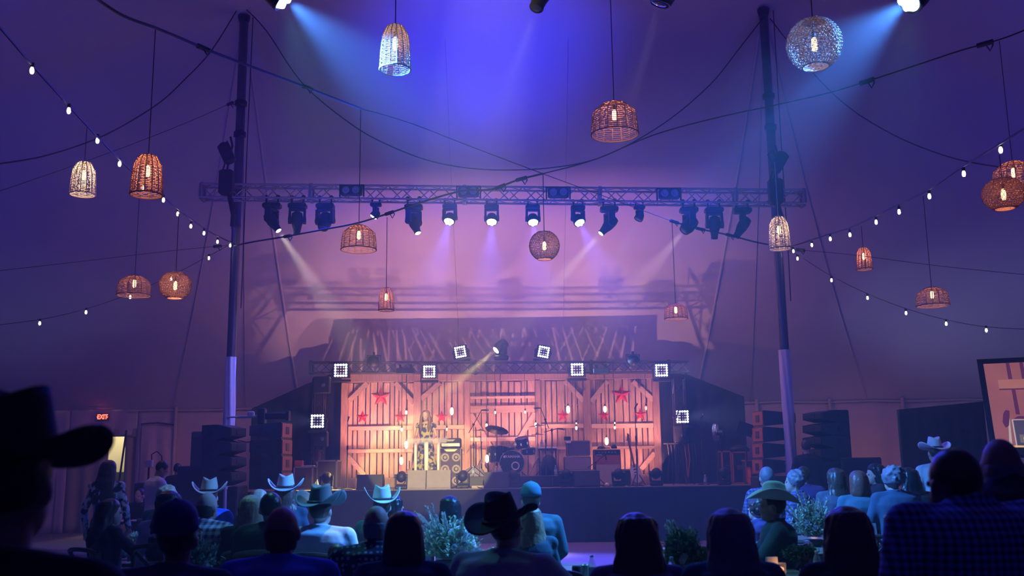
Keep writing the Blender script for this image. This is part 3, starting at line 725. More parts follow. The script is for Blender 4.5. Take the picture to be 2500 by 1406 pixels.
# ------------------------------------------------------------ pendants
def weave_shade(prof, nrib, rings, mat, parent, r=.006, wav=.004, lattice=False):
    """open woven shade: thin strands round the profile, ribs down it"""
    zs = [p[1] for p in prof]
    def rad(z):
        for (r0, z0), (r1, z1) in zip(prof, prof[1:]):
            if min(z0, z1) <= z <= max(z0, z1) and z0 != z1: return r0 + (r1 - r0) * (z - z0) / (z1 - z0)
        return prof[-1][0]
    # arc length sampling
    pts = [V((p[0], p[1])) for p in prof]; seg = [(pts[i + 1] - pts[i]).length for i in range(len(pts) - 1)]; L = sum(seg)
    def s_at(s):
        for i, l in enumerate(seg):
            if s <= l + 1e-9: 
                q = pts[i].lerp(pts[i + 1], s / l); return q.x, q.y
            s -= l
        return pts[-1].x, pts[-1].y
    m = MB(); n = 28
    for k in range(rings + 1):
        rr, z = s_at(L * k / rings)
        ph = random.uniform(0, 6)
        m.tube([((rr + wav * (1 if (i % 2) ^ (k % 2) else -1)) * V((cos(2 * pi * i / n), sin(2 * pi * i / n), 0)) + V((0, 0, z + .004 * sin(i * 1.7 + ph)))) for i in range(n)], r, 3, closed=True)
    if lattice:
        for sgn in (-1, 1):
            for k in range(nrib):
                a0 = 2 * pi * k / nrib
                P_ = []
                for i in range(15):
                    rr, z = s_at(L * i / 14); a = a0 + sgn * i * .085; P_.append(V((rr * cos(a), rr * sin(a), z)))
                m.tube(P_, r * .8, 3)
    m.build('woven_shade', mat, parent)
    if not lattice:
        m = MB()
        for k in range(nrib):
            a = 2 * pi * k / nrib
            m.tube([V((x * cos(a), x * sin(a), z)) for x, z in [s_at(L * i / 10) for i in range(11)]], r * 1.3, 4)
        m.build('ribs', mat, parent)
    m = MB(); x, z = s_at(L)
    m.tube([V((x * cos(2 * pi * i / 24), x * sin(2 * pi * i / 24), z)) for i in range(24)], r * 1.9, 5, closed=True)
    m.build('rim', mat, parent)
def pendant(kind, px, py, wpx, hpx, Y, topy, label, mat='wicker', power=9, tilt=(0, 0), cordmat='rope', ztop=None):
    p = at(px, py, Y); k = 1 / ppm(Y, p.z); w_, h = wpx * k, hpx * k * 1.0
    t = thing('pendant_lamp', label, 'pendant lamp', p, 0, 'woven pendant lamps under the tent roof')
    if kind == 'bell': 
        h *= .93; a = w_ / 2; prof = [(a * .3, h * .5), (a * .55, h * .46), (a * .83, h * .25), (a * .92, 0), (a, -h * .5)]; rings = 26; nr = 14
    elif kind == 'drum':
        h *= .9; a = w_ / 2; prof = [(a * .08, h * .5), (a * .5, h * .40), (a * .9, h * .17), (a * .97, -.05), (a, -h * .5 + a * .05)]; rings = 22; nr = 16
    else:
        a = w_ / 2; b = h * .5; prof = [(a * cos(th) if False else a * sin(th), b * cos(th) * .98) for th in [R(x) for x in (28, 40, 55, 70, 90, 110, 125, 140, 152)]]; rings = 34; nr = 34
    weave_shade(prof, nr, rings, MT[mat], t, r=.0042 if kind == 'globe' else .0055, lattice=(kind == 'globe'))
    zc = h * .10 if kind != 'globe' else 0
    br = .03
    MB().lathe([(.012, zc + .07), (br * .9, zc + .05), (br, zc), (br, zc - .05), (br * .5, zc - .075)], n=10).build('bulb', MT['bulb'], t, smooth=True)
    MB().lathe([(.018, zc + .07), (.02, zc + .13), (.008, zc + .15)], n=8).build('socket', MT['rope'], t)
    zt = (at(px, topy, Y).z - p.z) if ztop is None else ztop - p.z
    MB().cyl((0, 0, zc + .14), (0, 0, zt), .006 if Y < 16 else .007, n=6).build('cord', MT[cordmat], t)
    if power:
        l = bpy.data.lights.new('pendant_glow', 'POINT'); l.energy = power * 3; l.color = (1, .5, .25); l.shadow_soft_size = .03
        o = bpy.data.objects.new('pendant_glow', l); col.objects.link(o); o.parent = t; o.location = (0, 0, zc - .0)
    return t
pendant('bell', 965, 116, 75, 122, 10.4, -40, 'pale bell shaped pendant lit cyan on one side at the top of the tent', 'whitewicker', 1.5, ztop=12.0)
pendant('bell', 204, 435, 60, 88, 14.7, 312, 'brightest orange glowing bell pendant beside the festoon bulbs', 'whitewicker', 20)
pendant('bell', 360, 427, 76, 108, 11.8, 72, 'reddish bell pendant hanging in front of the festoon wire near the exit side', 'wicker', 12)
pendant('bell', 943, 730, 38, 60, 21.0, 530, 'small bell pendant just above the truss shadow on the roof', 'wicker', 8)
pendant('bell', 1902, 568, 53, 86, 16.8, 395, 'bell pendant on a pale lit cable in front of a tent pole', 'whitewicker', 10, cordmat='wrap')
pendant('bell', 2109, 631, 38, 58, 20.5, 552, 'small bell pendant under the festoon wire beyond the video screen side pole', 'wicker', 8)
pendant('drum', 1500, 289, 115, 97, 12.8, -40, 'large drum shaped wicker pendant high at centre', 'wicker', 12, ztop=12.0)
pendant('drum', 876, 580, 86, 72, 16.8, 266, 'drum shaped pendant in front of the truss wash lights', 'wicker', 14)
pendant('drum', 328, 697, 80, 58, 17.6, 472, 'bluish drum shaped pendant hanging beside a globe pendant', 'wicker', 8)
pendant('drum', 1650, 760, 57, 44, 21.0, 541, 'small blue rimmed drum pendant above the fan end of the stage truss', 'wicker', 6)
pendant('drum', 2276, 724, 77, 54, 18.6, 478, 'drum shaped pendant below the festoon wire above the dark tent wall', 'wicker', 9)
pendant('drum', 2475, 429, 100, 84, 14.2, 100, 'drum shaped pendant cut by the frame edge overlapping a globe', 'wicker', 10)
pendant('globe', 1988, 108, 133, 134, 9.7, -30, 'large white woven globe pendant beside the cyan wash light', 'whitewicker', 1.0, ztop=12.0)
pendant('globe', 428, 697, 78, 72, 16.2, 522, 'glowing globe pendant beside the bluish drum pendant', 'wicker', 16)
pendant('globe', 1329, 600, 75, 77, 16.6, 424, 'pinkish globe pendant hanging before the stage wash lights', 'wicker', 10)
pendant('globe', 2450, 474, 100, 84, 12.6, 378, 'globe pendant partly hidden behind the cut off drum pendant', 'wicker', 6)

# ------------------------------------------------------------ festoons and wires
def wire3(pts, Y0, Y1, sub=6):
    """3d line through photo points, distance running evenly from Y0 to Y1 as on a straight line"""
    L = [0]
    for a, b in zip(pts, pts[1:]): L.append(L[-1] + sqrt((a[0] - b[0]) ** 2 + (a[1] - b[1]) ** 2))
    def P(s):
        s = max(0, min(L[-1], s)); i = 0
        while i < len(pts) - 2 and s > L[i + 1]: i += 1
        # catmull-rom
        t = (s - L[i]) / max(1e-6, L[i + 1] - L[i]); p = [pts[max(0, i - 1)], pts[i], pts[i + 1], pts[min(len(pts) - 1, i + 2)]]
        q = [0.5 * (2 * p[1][c] + (p[2][c] - p[0][c]) * t + (2 * p[0][c] - 5 * p[1][c] + 4 * p[2][c] - p[3][c]) * t * t + (3 * p[1][c] - p[0][c] - 3 * p[2][c] + p[3][c]) * t ** 3) for c in (0, 1)]
        f = s / L[-1]; Y = 1 / ((1 - f) / Y0 + f / Y1)
        return at(q[0], q[1], Y), Y
    n = (len(pts) - 1) * sub
    return [P(L[-1] * i / n)[0] for i in range(n + 1)], P, L
def cable(label, pts, Y0, Y1, r=.012, name='cable', cat='cable', knots=(), mat='rope'):
    line, P, L = wire3(pts, Y0, Y1)
    if knots:
        t = thing(name, label, cat, (0, 0, 0)); MB().tube(line, r, 5).build('wire', MT[mat], t)
        for k in knots:
            p, _ = P(L[-1] * k); p2, _ = P(L[-1] * min(1, k + .02)); d = (p2 - p).normalized()
            m = MB(); m.cyl(p - d * .1, p + d * .1, .035, n=7); m.tube([p, p + V((.06, 0, -.1)), p + V((.1, 0, -.02)), p + d * .1], .012, 5); m.build('tie', MT[mat], t)
        return t
    o = MB().tube(line, r, 5).build(name, MT[mat]); return tag(o, label, cat)
def festoon(label, pts, bulbs, Y0, Y1, r=.014):
    line, P, L = wire3(pts, Y0, Y1); t = thing('festoon_string', label, 'string lights', (0, 0, 0))
    MB().tube(line, r, 5).build('wire', MT['rope'], t)
    for (bx, by) in bulbs:
        # find the nearest wire distance
        best = min(range(61), key=lambda k: (lambda q: (q[0] - bx) ** 2 + (q[1] - by) ** 2 * .3)(_pix(P(L[-1] * k / 60)[0])))
        Y = P(L[-1] * best / 60)[1]; p = at(bx, by, Y); q = P(L[-1] * best / 60)[0]
        s = .04
        b = MB().lathe([(.01, s * 1.0), (.021, s * .4), (.024, -s * .3), (.015, -s * .9), (.004, -s)], n=8).build('bulb', MT['festoon'], t, smooth=True); b.location = p
        m = MB(); m.cyl((0, 0, s * .9), (0, 0, s * .9 + .05), .022, n=7); m.tube([V((0, 0, s + .03)), (q - p)], .008, 4); m.build('socket', MT['rope'], b)
    return t
CRI = CR.inverted()
def _pix(p):
    c = CRI @ (p - CAM); return (W / 2 - F * c.x / c.z, H / 2 + F * c.y / c.z)
festoon('festoon of warm bulbs sloping down to the exit side pole', [(-60, 10), (0, 68), (75, 155), (163, 253), (234, 330), (288, 385), (345, 440), (396, 478), (432, 508), (470, 538), (520, 570), (575, 597)],
        [(78, 172), (168, 270), (238, 343), (292, 400), (348, 458), (399, 488), (434, 522), (466, 552), (498, 569), (531, 590), (562, 599)], 9.0, 21.8)
festoon('festoon of warm bulbs rising from the video screen side pole', [(1925, 604), (1975, 588), (2020, 573), (2075, 556), (2135, 528), (2190, 500), (2265, 464), (2345, 410), (2440, 352), (2520, 300)],
        [(1937, 613), (1982, 598), (2027, 583), (2075, 573), (2139, 542), (2195, 517), (2269, 479), (2353, 424), (2443, 366)], 21.8, 10.5)
festoon('faint festoon running low from the exit side pole to the far corner', [(570, 592), (515, 622), (420, 672), (318, 717), (210, 754), (97, 780), (-40, 797)], [(510, 630), (418, 680), (318, 725), (210, 762), (97, 789)], 22.0, 19.0, .006)
festoon('faint festoon running low from the screen side pole to the far corner', [(1925, 612), (1950, 624), (2030, 674), (2120, 718), (2214, 754), (2312, 781), (2410, 798), (2520, 804)], [(1947, 631), (2030, 684), (2118, 727), (2212, 764), (2310, 790), (2408, 806)], 22.0, 19.0, .006)
cable('thick black cable swag crossing the exit side pole near its top', [(230, -8), (300, 38), (385, 70), (450, 97), (515, 125), (620, 165), (740, 210), (881, 265)], 10.5, 16.8, .02, knots=(.42, .8))
cable('thin wire running on from the swag to the truss centre', [(881, 265), (1000, 300), (1150, 358), (1325, 424)], 16.8, 16.6, .008)
cable('long catenary wire sagging between the two pole heads', [(598, 20), (650, 75), (740, 205), (860, 305), (950, 355), (1050, 393), (1150, 411), (1250, 415), (1350, 409), (1450, 390), (1550, 345), (1650, 280), (1740, 200), (1800, 125), (1862, 45)], 21.8, 21.8, .014)
cable('wire falling from the exit side pole head to the tent side', [(578, 25), (515, 125), (450, 195), (390, 250), (300, 307), (220, 345), (100, 383), (-40, 405)], 21.8, 16, .014)
cable('wire sagging from the screen side pole head past the globe pendant', [(1880, 45), (1985, 178), (2070, 260), (2160, 318), (2250, 360), (2350, 392), (2470, 412), (2540, 420)], 21.8, 15, .012)
cable('thin guy wire from the exit side pole collar outward', [(582, 244), (430, 310), (220, 390), (-40, 480)], 21.8, 17, .006, knots=(.05,))
cable('thin guy wire low from the exit side pole to the tent side', [(566, 598), (420, 612), (200, 638), (-40, 665)], 21.8, 17, .006, knots=(.08,))
cable('power cable swag with plugs from the exit side pole to truss centre', [(572, 600), (620, 590), (700, 577), (780, 562), (870, 545), (945, 522), (1040, 490), (1130, 466), (1200, 462), (1262, 440), (1325, 424)], 21.3, 16.6, .018, knots=(.17, .5, .86, .93))
cable('thin wire from truss centre down to the plug cable end', [(1325, 424), (1450, 470), (1641, 540)], 16.6, 20.9, .007)
cable('power cable swag with plug end beside the screen side pole', [(1641, 540), (1700, 557), (1780, 574), (1850, 592), (1925, 605)], 20.9, 21.7, .018, knots=(.03, .25, .5))
cable('black cable climbing from truss centre past the screen side pole', [(1325, 424), (1450, 390), (1600, 328), (1760, 285), (1900, 255), (2040, 222), (2225, 163), (2340, 125), (2445, 95), (2520, 66)], 16.6, 12, .010, knots=(.66, .9))
cable('thin wire near the eave above the far dark roof side', [(1925, 608), (2080, 622), (2300, 650), (2520, 672)], 21.8, 18, .006, knots=(.07,))
# ------------------------------------------------------------ things on the stage deck
def deckpt(px, Y): p = at(px, 1170, Y); return V((p.x, Y, ZD))
def on(px, Y, z=ZD): p = at(px, 1170, Y); return V((p.x, Y, z))
# podium
pd = thing('podium', 'clear acrylic podium with three glowing frosted columns at centre stage', 'podium', on(1042, 23.75))
MB().bbox((0, 0, .03), (.75, .42, .05), .01).build('base', MT['acr'], pd)
for x, y in ((-.26, -.05), (0, -.16), (.27, -.05)):
    MB().lathe([(.034 if x else .05, .05), (.034 if x else .05, 1.06)], (x, y, 0), 12).build('column', MT['column'], pd, smooth=True)
m = MB(); m.bbox((0, .02, 1.12), (1.0, .42, .025), .008, Matrix.Rotation(R(14), 3, 'X')); m.build('reading_top', MT['acr'], pd)
MB().bbox((0, .0, 1.03), (.84, .36, .02), .006).build('under_shelf', MT['acr'], pd)
MB().bbox((0, -.22, 1.09), (.95, .015, .1), .004).build('front_lip', MT['acr'], pd)
# floor monitors
def wedge(px, Y, wpx, label, mat='blackplastic', h=.36):
    w_ = wpx / ppm(Y); t = thing('stage_monitor', label, 'speaker', on(px, Y))
    m = MB(); m.v = []; 
    pr = [(-.24, 0), (.24, 0), (.24, h * .55), (.1, h), (-.12, h)]
    vs = [V((sx * w_ / 2, y, z)) for sx in (-1, 1) for y, z in pr]; n = 5
    m.add(vs, [tuple(range(n)), tuple(reversed(range(n, 2 * n)))] + [(i, n + i, n + (i + 1) % n, (i + 1) % n) for i in range(n)]); m.build('cabinet', MT[mat], t)
    m = MB(); m.add([V((sx * w_ * .46, y, z)) for sx, y, z in ((-1, -.25, .03), (1, -.25, .03), (1, -.14, h * .93), (-1, -.14, h * .93))], [(0, 1, 2, 3)]); m.build('back_panel', MT[mat], t)
    for sx in (-1, 1): MB().box((sx * (w_ / 2 + .004), .0, h * .5), (.008, .12, .06)).build('handle', MT['black'], t)
    return t
MT['monitor'] = M('monitor_paint', (.30, .27, .25), .7)
wedge(1019, 23.3, 44, 'floor monitor before the podium, the half beside the yellow moving light', 'monitor', .42)
wedge(1072, 23.3, 58, 'floor monitor before the podium, the half beside the speaker cone cabinet', 'monitor', .42)
wedge(905, 23.25, 62, 'black floor monitor between the microphone stand and the podium', h=.34)
wedge(1212, 23.25, 60, 'black floor monitor in front of the bass drum', h=.36)
wedge(1432, 23.25, 62, 'black floor monitor in front of the grey amplifier stack', h=.36)
wedge(1485, 24.6, 58, 'black box shaped monitor at the foot of the electric guitar', 'monitor', h=.5)
for px, lb, dx, ln in ((980, 'floor moving light glowing yellow beside the podium monitors', 0, None), (1130, 'floor moving light before the speaker cone cabinet', .1, None), (1254, 'floor moving light before the bass drum', 0, None),
    (1382, 'dark floor moving light at the corner of the drum riser', 0, None), (1510, 'dark floor moving light before the guitar stand', 0, None), (1602, 'dark floor moving light at the outer backdrop post', 0, None),
    (797, 'dark floor moving light beside the road cases', 0, None), (1768, 'dark floor moving light before the keyboard rack', 0, None)):
    mover(on(px, 23.35, ZD), (dx, .9 if px < 1200 else .5, .35 if px < 1200 else -.2), lb, 'fat', False, s=.72)
for o in []: pass
# small things along the stage edge
def bottle(loc, label, h=.2, group=None, cap='white'):
    t = thing('water_bottle', label, 'bottle', loc, 0, group); r = h * .16
    MB().lathe([(r * .8, 0), (r, .01), (r, h * .3), (r * .92, h * .45), (r, h * .6), (r * .8, h * .75), (r * .4, h * .88), (r * .4, h * .93)], n=10).build('bottle_body', MT['plastic'], t, smooth=True)
    MB().lathe([(r * 1.02, h * .33), (r * 1.02, h * .58)], n=10, cap=False).build('wrap_label', MT['label'], t)
    MB().cyl((0, 0, h * .93), (0, 0, h), r * .42, n=8).build('cap', MT[cap], t)
    return t
# drum riser
ra, rb = on(1146, 24.1), on(1388, 24.1)
rs = thing('drum_riser', 'low black drum riser carrying the drum kit', 'riser', ((ra.x + rb.x) / 2, 24.9, ZD))
RW = rb.x - ra.x; ZR = .24
for k in range(2): MB().bbox(((k - .5) * RW / 2, 0, ZR / 2 + .02), (RW / 2 - .01, 1.9, ZR), .01).build('riser_deck', MT['blackplastic'], rs)
zr = ZD + ZR + .02
# drum kit
KY = 24.6; kx = on(1250, KY).x
kit = thing('drum_kit', 'black drum kit with bronze cymbals on the riser', 'drum kit', (kx, KY, zr))
def KP(px, py, Y): return at(px, py, Y) - V((kx, KY, zr))
def drum(name, c, r, d, tilt=(0, 0, 0), par=kit, lugs=6):
    q = Euler(tilt).to_matrix(); m = MB(); m.lathe([(r, -d / 2), (r, d / 2)], c, 20, q); o = m.build(name, MT['shell'], par, smooth=False)
    for z in (-d / 2, d / 2): MB().tube([V(c) + q @ V((r * 1.03 * cos(2 * pi * i / 20), r * 1.03 * sin(2 * pi * i / 20), z)) for i in range(20)], .012, 5, closed=True).build('hoop', MT['chrome'], o)
    m = MB()
    for i in range(lugs):
        a = 2 * pi * i / lugs + .3; p = V((r * 1.03 * cos(a), r * 1.03 * sin(a), 0)); m.cyl(V(c) + q @ (p + V((0, 0, -d / 2))), V(c) + q @ (p + V((0, 0, d / 2))), .008, n=5); m.box(V(c) + q @ p, (.03, .03, .06), q)
    m.build('lug', MT['chrome'], o)
    return o
bdc = KP(1250, 1121, KY - .1); R_b = .285; bdc.z = R_b + .02
bdm = drum('bass_drum', bdc, R_b, .42, (R(90), 0, 0))
fr = MB().lathe([(R_b * .97, 0), (R_b * .97, .01), (.01, .012)], bdc + V((0, -.215, 0)), 24, Matrix.Rotation(R(90), 3, 'X')).build('front_head', MT['head'], bdm)
m = MB(); c = bdc + V((.08, -.235, -.07)); m.tube([c + V((.085 * cos(2 * pi * i / 20), 0, .085 * sin(2 * pi * i / 20))) for i in range(20)], .018, 5, closed=True); m.build('port_ring', MT['white'], bdm)
text('YAMAHA', .085, MT['white'], bdm, bdc + V((.02, -.235, .15)), name='head_lettering', bold=.002)
m = MB(); m.cyl(bdc + V((-.18, -.235, .15)), bdc + V((-.18, -.24, .15)), .032, n=14); m.build('round_emblem', MT['white'], bdm)
drum('floor_tom', KP(1214, 1109, KY + .05), .19, .38)
drum('rack_tom', KP(1275, 1081, KY + .05), .16, .24, (R(14), R(-8), 0))
drum('rack_tom', KP(1242, 1098, KY + .2), .15, .18, (R(14), R(6), 0))
drum('snare_drum', KP(1290, 1101, KY + .25), .17, .15, (R(6), 0, 0))
def cymbal(px, py, r, Y, tilt, name='cymbal'):
    c = KP(px, py, Y); q = Euler(tilt).to_matrix()
    o = MB().lathe([(r, -.002), (r * .6, .012), (r * .25, .02), (r * .14, .045), (.01, .05)], c, 24, q).build(name, MT['cymbal'], kit, smooth=True)
    m = MB(); m.cyl(c + V((0, 0, -.02)), c + V((0, 0, .08)), .012, n=6); m.ball(c + V((0, 0, .07)), .022, 6, 5); m.build('wing_nut', MT['chrome'], o); return c
def stand(c, name='cymbal_stand', mat='chrome', bz=0.0, spread=.28):
    m = MB(); m.cyl((c.x, c.y, bz + .25), c, .011, n=7); m.cyl((c.x, c.y, bz + .2), (c.x, c.y, bz + .3), .022, n=7)
    for k in range(3):
        a = 2 * pi * k / 3 + .4; m.cyl((c.x, c.y, bz + .42), (c.x + spread * cos(a), c.y + spread * sin(a), bz + .01), .010, n=5); m.ball((c.x + spread * cos(a), c.y + spread * sin(a), bz + .015), .016, 6, 4)
    m.cyl((c.x, c.y, c.z * .6), (c.x, c.y, c.z * .6 + .07), .02, n=7)
    return m.build(name, MT[mat], kit)
stand(cymbal(1213, 1050, .29, KY, (R(-18), R(12), 0), 'ride_cymbal')); stand(cymbal(1174, 1052, .24, KY + .3, (R(2), R(6), 0)))
hc = cymbal(1312, 1040, .22, KY + .1, (R(3), R(-5), 0), 'hi_hat_cymbal'); cymbal(1312, 1061, .17, KY + .2, (R(2), 0, 0)); stand(hc)
m = MB(); q = KP(1250, 1100, KY + .1); m.cyl(q + V((0, 0, -.1)), q + V((.1, 0, .1)), .014); m.cyl(q + V((0, 0, -.1)), q + V((-.05, 0, .1)), .014); m.build('tom_mount', MT['chrome'], kit)
m = MB(); m.lathe([(.17, .45), (.17, .52), (.15, .54)], (0.1, .75, 0), 16); m.cyl((.1, .75, .1), (.1, .75, .45), .03)
for k in range(3): m.cyl((.1, .75, .2), (.1 + .25 * cos(k * 2.1), .75 + .25 * sin(k * 2.1), .0), .015)
m.build('throne', MT['blackplastic'], kit)
# microphones
def micstand(px, Y, z0, topy, label, boom=None, name='microphone_stand', tripod=False):
    p = on(px, Y, z0); zt = at(px, topy, Y).z - z0
    t = thing(name, label, 'microphone stand', p)
    m = MB()
    if tripod:
        for k in range(3): a = 2 * pi * k / 3 + .5; m.cyl((0, 0, .25), (.3 * cos(a), .3 * sin(a), .012), .010, n=5)
    else: m.lathe([(.14, 0), (.14, .02), (.03, .04)], n=16)
    m.build('foot', MT['black'], t)
    m = MB(); m.cyl((0, 0, .02), (0, 0, zt * .6), .013, n=7); m.cyl((0, 0, zt * .6), (0, 0, zt), .009, n=7); m.cyl((0, 0, zt * .58), (0, 0, zt * .64), .02, n=7); m.build('pole', MT['black'], t)
    e = V((0, 0, zt)); d = V((.02, -.06, .05))
    if boom:
        b = at(boom[0], boom[1], Y - .15) - p; back = (e - b).normalized() * .25 + e
        MB().cyl(back, b, .009, n=6).build('boom_arm', MT['black'], t); MB().ball(e, .03, 8, 6).build('clutch', MT['black'], t); e = b; d = V(boom[2])
    d = d.normalized()
    m = MB(); m.cyl(e - d * .02, e + d * .12, .012, .02, n=9); m.build('microphone_body', MT['black'], t); m = MB(); m.ball(e + d * .14, .028, 9, 7); m.build('microphone_grille', MT['lensglass'], t, smooth=True)
    return t
micstand(847, 23.7, ZD, 1028, 'lone straight microphone stand before the first barn door panel')
micstand(1157, 24.3, zr, 1036, 'boom microphone stand over the exit side of the drum kit', (1176, 1001, (1, 0, .0)), tripod=True)
micstand(1334, 24.3, zr, 1024, 'tall boom microphone stand over the hi hat side of the drum kit', (1320, 996, (-1, 0, .0)), tripod=True)
micstand(1349, 24.0, ZD, 1050, 'short boom microphone stand beside the small stage table', (1362, 1046, (1, 0, -.1)), tripod=True)
micstand(1556, 23.9, ZD, 996, 'tall microphone stand in front of the outer small star', tripod=False)
micstand(1455, 23.8, ZD, 1128, 'short microphone stand aimed at the brown combo amplifier', (1478, 1110, (.2, .3, -1)), tripod=True)
micstand(1718, 24.0, ZD, 1022, 'microphone stand in the dark beside the electric fan')
micstand(1672, 24.0, ZD, 998, 'black boom microphone stand crossing the fan side led panel', (1655, 1005, (-.3, -.2, -1)), tripod=True)
# bass amplifier
def cab(name, label, px0, px1, py0, py1, Y, depth, parts, z0=None, mat='tolex'):
    a, b = at(px0, py1, Y), at(px1, py0, Y); z0 = a.z if z0 is None else z0
    w_, h = b.x - a.x, b.z - z0
    t = thing(name, label, 'amplifier', ((a.x + b.x) / 2, Y + depth / 2, z0)); MB().bbox((0, 0, h / 2), (w_, depth, h), .02).build('cabinet', MT[mat], t); parts(t, w_, h, -depth / 2); return t
def p_810(t, w_, h, y):
    MB().bbox((0, y - .005, h * .5), (w_ * .92, .02, h * .96), .004).build('grille', MT['grille'], t)
    m = MB()
    for s_ in (-1, 1): m.box((s_ * w_ * .475, y - .012, h / 2), (.012, .02, h * .97))
    m.build('edge_trim', MT['cone'], t)
    for j in range(4):
        for i in (-1, 1):
            z = h - .22 - j * .275
            if z > .1:
                m = MB(); q = Matrix.Rotation(R(90), 3, 'X'); m.lathe([(.105, 0), (.105, .012), (.055, .016), (.055, .004)], (i * w_ * .26, y - .018, z), 18, q, cap=False); m.lathe([(.055, .0), (.02, .014)], (i * w_ * .26, y - .018, z), 12, q); m.build('speaker_cone', MT['cone'], t, smooth=True)
    m = MB(); m.prism([(-.17, h - .02), (.17, h - .02), (.10, h - .075), (-.10, h - .075)], y - .03, y - .02); m.build('name_plate', MT['gold'], t)
MT['gold'] = M('gold_plate', (.75, .6, .35), .4, .3)
CB = cab('bass_cabinet', 'tall bass speaker cabinet with rings of pale cones beside the podium', 1074, 1126, 1094, 1178, 24.4, .45, p_810, z0=ZD)
def p_head(t, w_, h, y):
    m = MB(); m.bbox((0, y - .006, h * .3), (w_ * .9, .02, h * .34), .004); m.build('control_panel', MT['alu'], t)
    for i in range(7): MB().cyl((-w_ * .36 + i * w_ * .105, y - .016, h * .3), (-w_ * .36 + i * w_ * .105, y - .035, h * .3), .014, n=8).build('knob', MT['gold'], t)
    m = MB(); m.prism([(-.12, h * .85), (.12, h * .85), (.06, h * .66), (-.06, h * .66)], y - .012, y - .004); m.build('name_plate', MT['cone'], t)
    MB().cyl((w_ * .4, y - .016, h * .3), (w_ * .4, y - .03, h * .3), .016, n=8).build('pilot_lamp', MT['bulb'], t)
zc = CB.location.z + (at(1100, 1094, 24.4).z - ZD)
cab('bass_amplifier_head', 'bass amplifier head with lit knobs on top of the cone cabinet', 1075, 1125, 1069, 1093, 24.4, .38, p_head, z0=zc + .01)
# guitar amplifiers
def p_grille(g, vents=False):
    def f(t, w_, h, y):
        MB().bbox((0, y - .004, h * .5), (w_ * .93, .015, h * .9), .004).build('grille', MT[g], t)
        m = MB()
        for s_ in (-1, 1): m.box((s_ * w_ * .475, y - .01, h / 2), (.01, .014, h * .94)); m.box((0, y - .01, h / 2 + s_ * h * .46), (w_ * .95, .014, .01))
        m.build('piping', MT['cone'], t)
    return f
MT['greygrille'] = M('grey_grille', (.30, .27, .33), .9, nscale=80)
case_z = ZD + .42
plat = thing('amp_platform', 'low black platform under the guitar amplifiers', 'platform', (on(1450, 25).x, 25.2, ZD))
MB().bbox((0, 0, .2), (1.75, .9, .38), .01).build('box_body', MT['blackplastic'], plat); MB().box((0, -.46, .37), (1.75, .012, .025)).build('pale_edge', MT['cone'], plat)
zp = ZD + .39
GC = cab('speaker_cabinet', 'grey grille guitar speaker cabinet beside the brown combo', 1378, 1443, 1114, 1160, 24.85, .36, p_grille('greygrille'), z0=zp)
gtop = at(1400, 1114, 24.85).z
cab('guitar_amplifier_head', 'brown grey guitar amplifier head on the grey cabinet', 1383, 1441, 1075, 1112, 24.85, .28, p_grille('grille'), z0=gtop + .01)
bx = thing('small_switch_box', 'small black box with white lettering on the amplifier head', 'box', at(1386, 1074, 24.8) + V((0, .1, .0))); MB().bbox((0, 0, .04), (.16, .14, .09), .01).build('body', MT['black'], bx)
MB().box((.02, -.075, -.05), (.12, .01, .05)).build('white_plate', MT['white'], bx)
def p_combo(t, w_, h, y):
    MB().bbox((0, y - .004, h * .36), (w_ * .92, .015, h * .66), .004).build('grille', MT['maroon'], t); MB().bbox((0, y - .004, h * .85), (w_ * .92, .02, h * .22), .004).build('control_panel', MT['black'], t)
    for i in range(6): MB().cyl((-.2 + i * .08, y - .014, h * .84), (-.2 + i * .08, y - .035, h * .84), .014, n=8).build('knob', MT['cone'], t)
    MB().box((-w_ * .3, y - .02, h * .72), (.14, .012, .03)).build('name_plate', MT['alu'], t)
    m = MB(); m.tube([(-.1, 0, h), (-.08, 0, h + .03), (.08, 0, h + .03), (.1, 0, h)], .012, 5); m.build('handle', MT['black'], t)
MT['maroon'] = M('maroon_grille', (.34, .10, .09), .9, nscale=60)
cab('combo_amplifier', 'brown combo guitar amplifier with dark control strip', 1450, 1515, 1096, 1143, 24.9, .28, p_combo, z0=zp, mat='brown')
def lump(px, py, Y, w_, h_, label, nm='cloth_bag', mat='black'):
    m = MB(); m.lathe([(w_ * .5, 0), (w_ * .52, h_ * .4), (w_ * .35, h_ * .85), (w_ * .1, h_)], n=10, sy=.6)
    o = m.build(nm, MT[mat], smooth=True); o.location = at(px, py, Y); return tag(o, label, 'bag')
lump(1468, 1096, 25.05, .2, .07, 'small black bag lying on the brown combo'); lump(1499, 1095, 25.05, .14, .1, 'black headphones bundle on the brown combo')
# side table with towel
tb = thing('side_table', 'small dark drum tech table with white towel beside the riser', 'table', on(1338, 24.75, zr))
MB().bbox((0, 0, .62), (.46, .3, .03), .008).build('table_top', MT['black'], tb)
for x in (-.2, .2):
    for y in (-.12, .12): MB().cyl((x, y, 0), (x, y, .61), .014).build('leg', MT['black'], tb)
tw = tag(MB().bbox((0, 0, .02), (.44, .26, .04), .015).build('folded_towel', MT['paper']), 'folded white towel on the small stage table', 'towel'); tw.location = on(1338, 24.75, zr + .64)
bottle(on(1324, 24.75, zr + .69), 'water bottle standing on the folded towel')
bg = lump(1340, 1140, 24.5, .4, .5, 'dark gear bag beneath the small stage table', 'gear_bag'); bg.location.z = zr
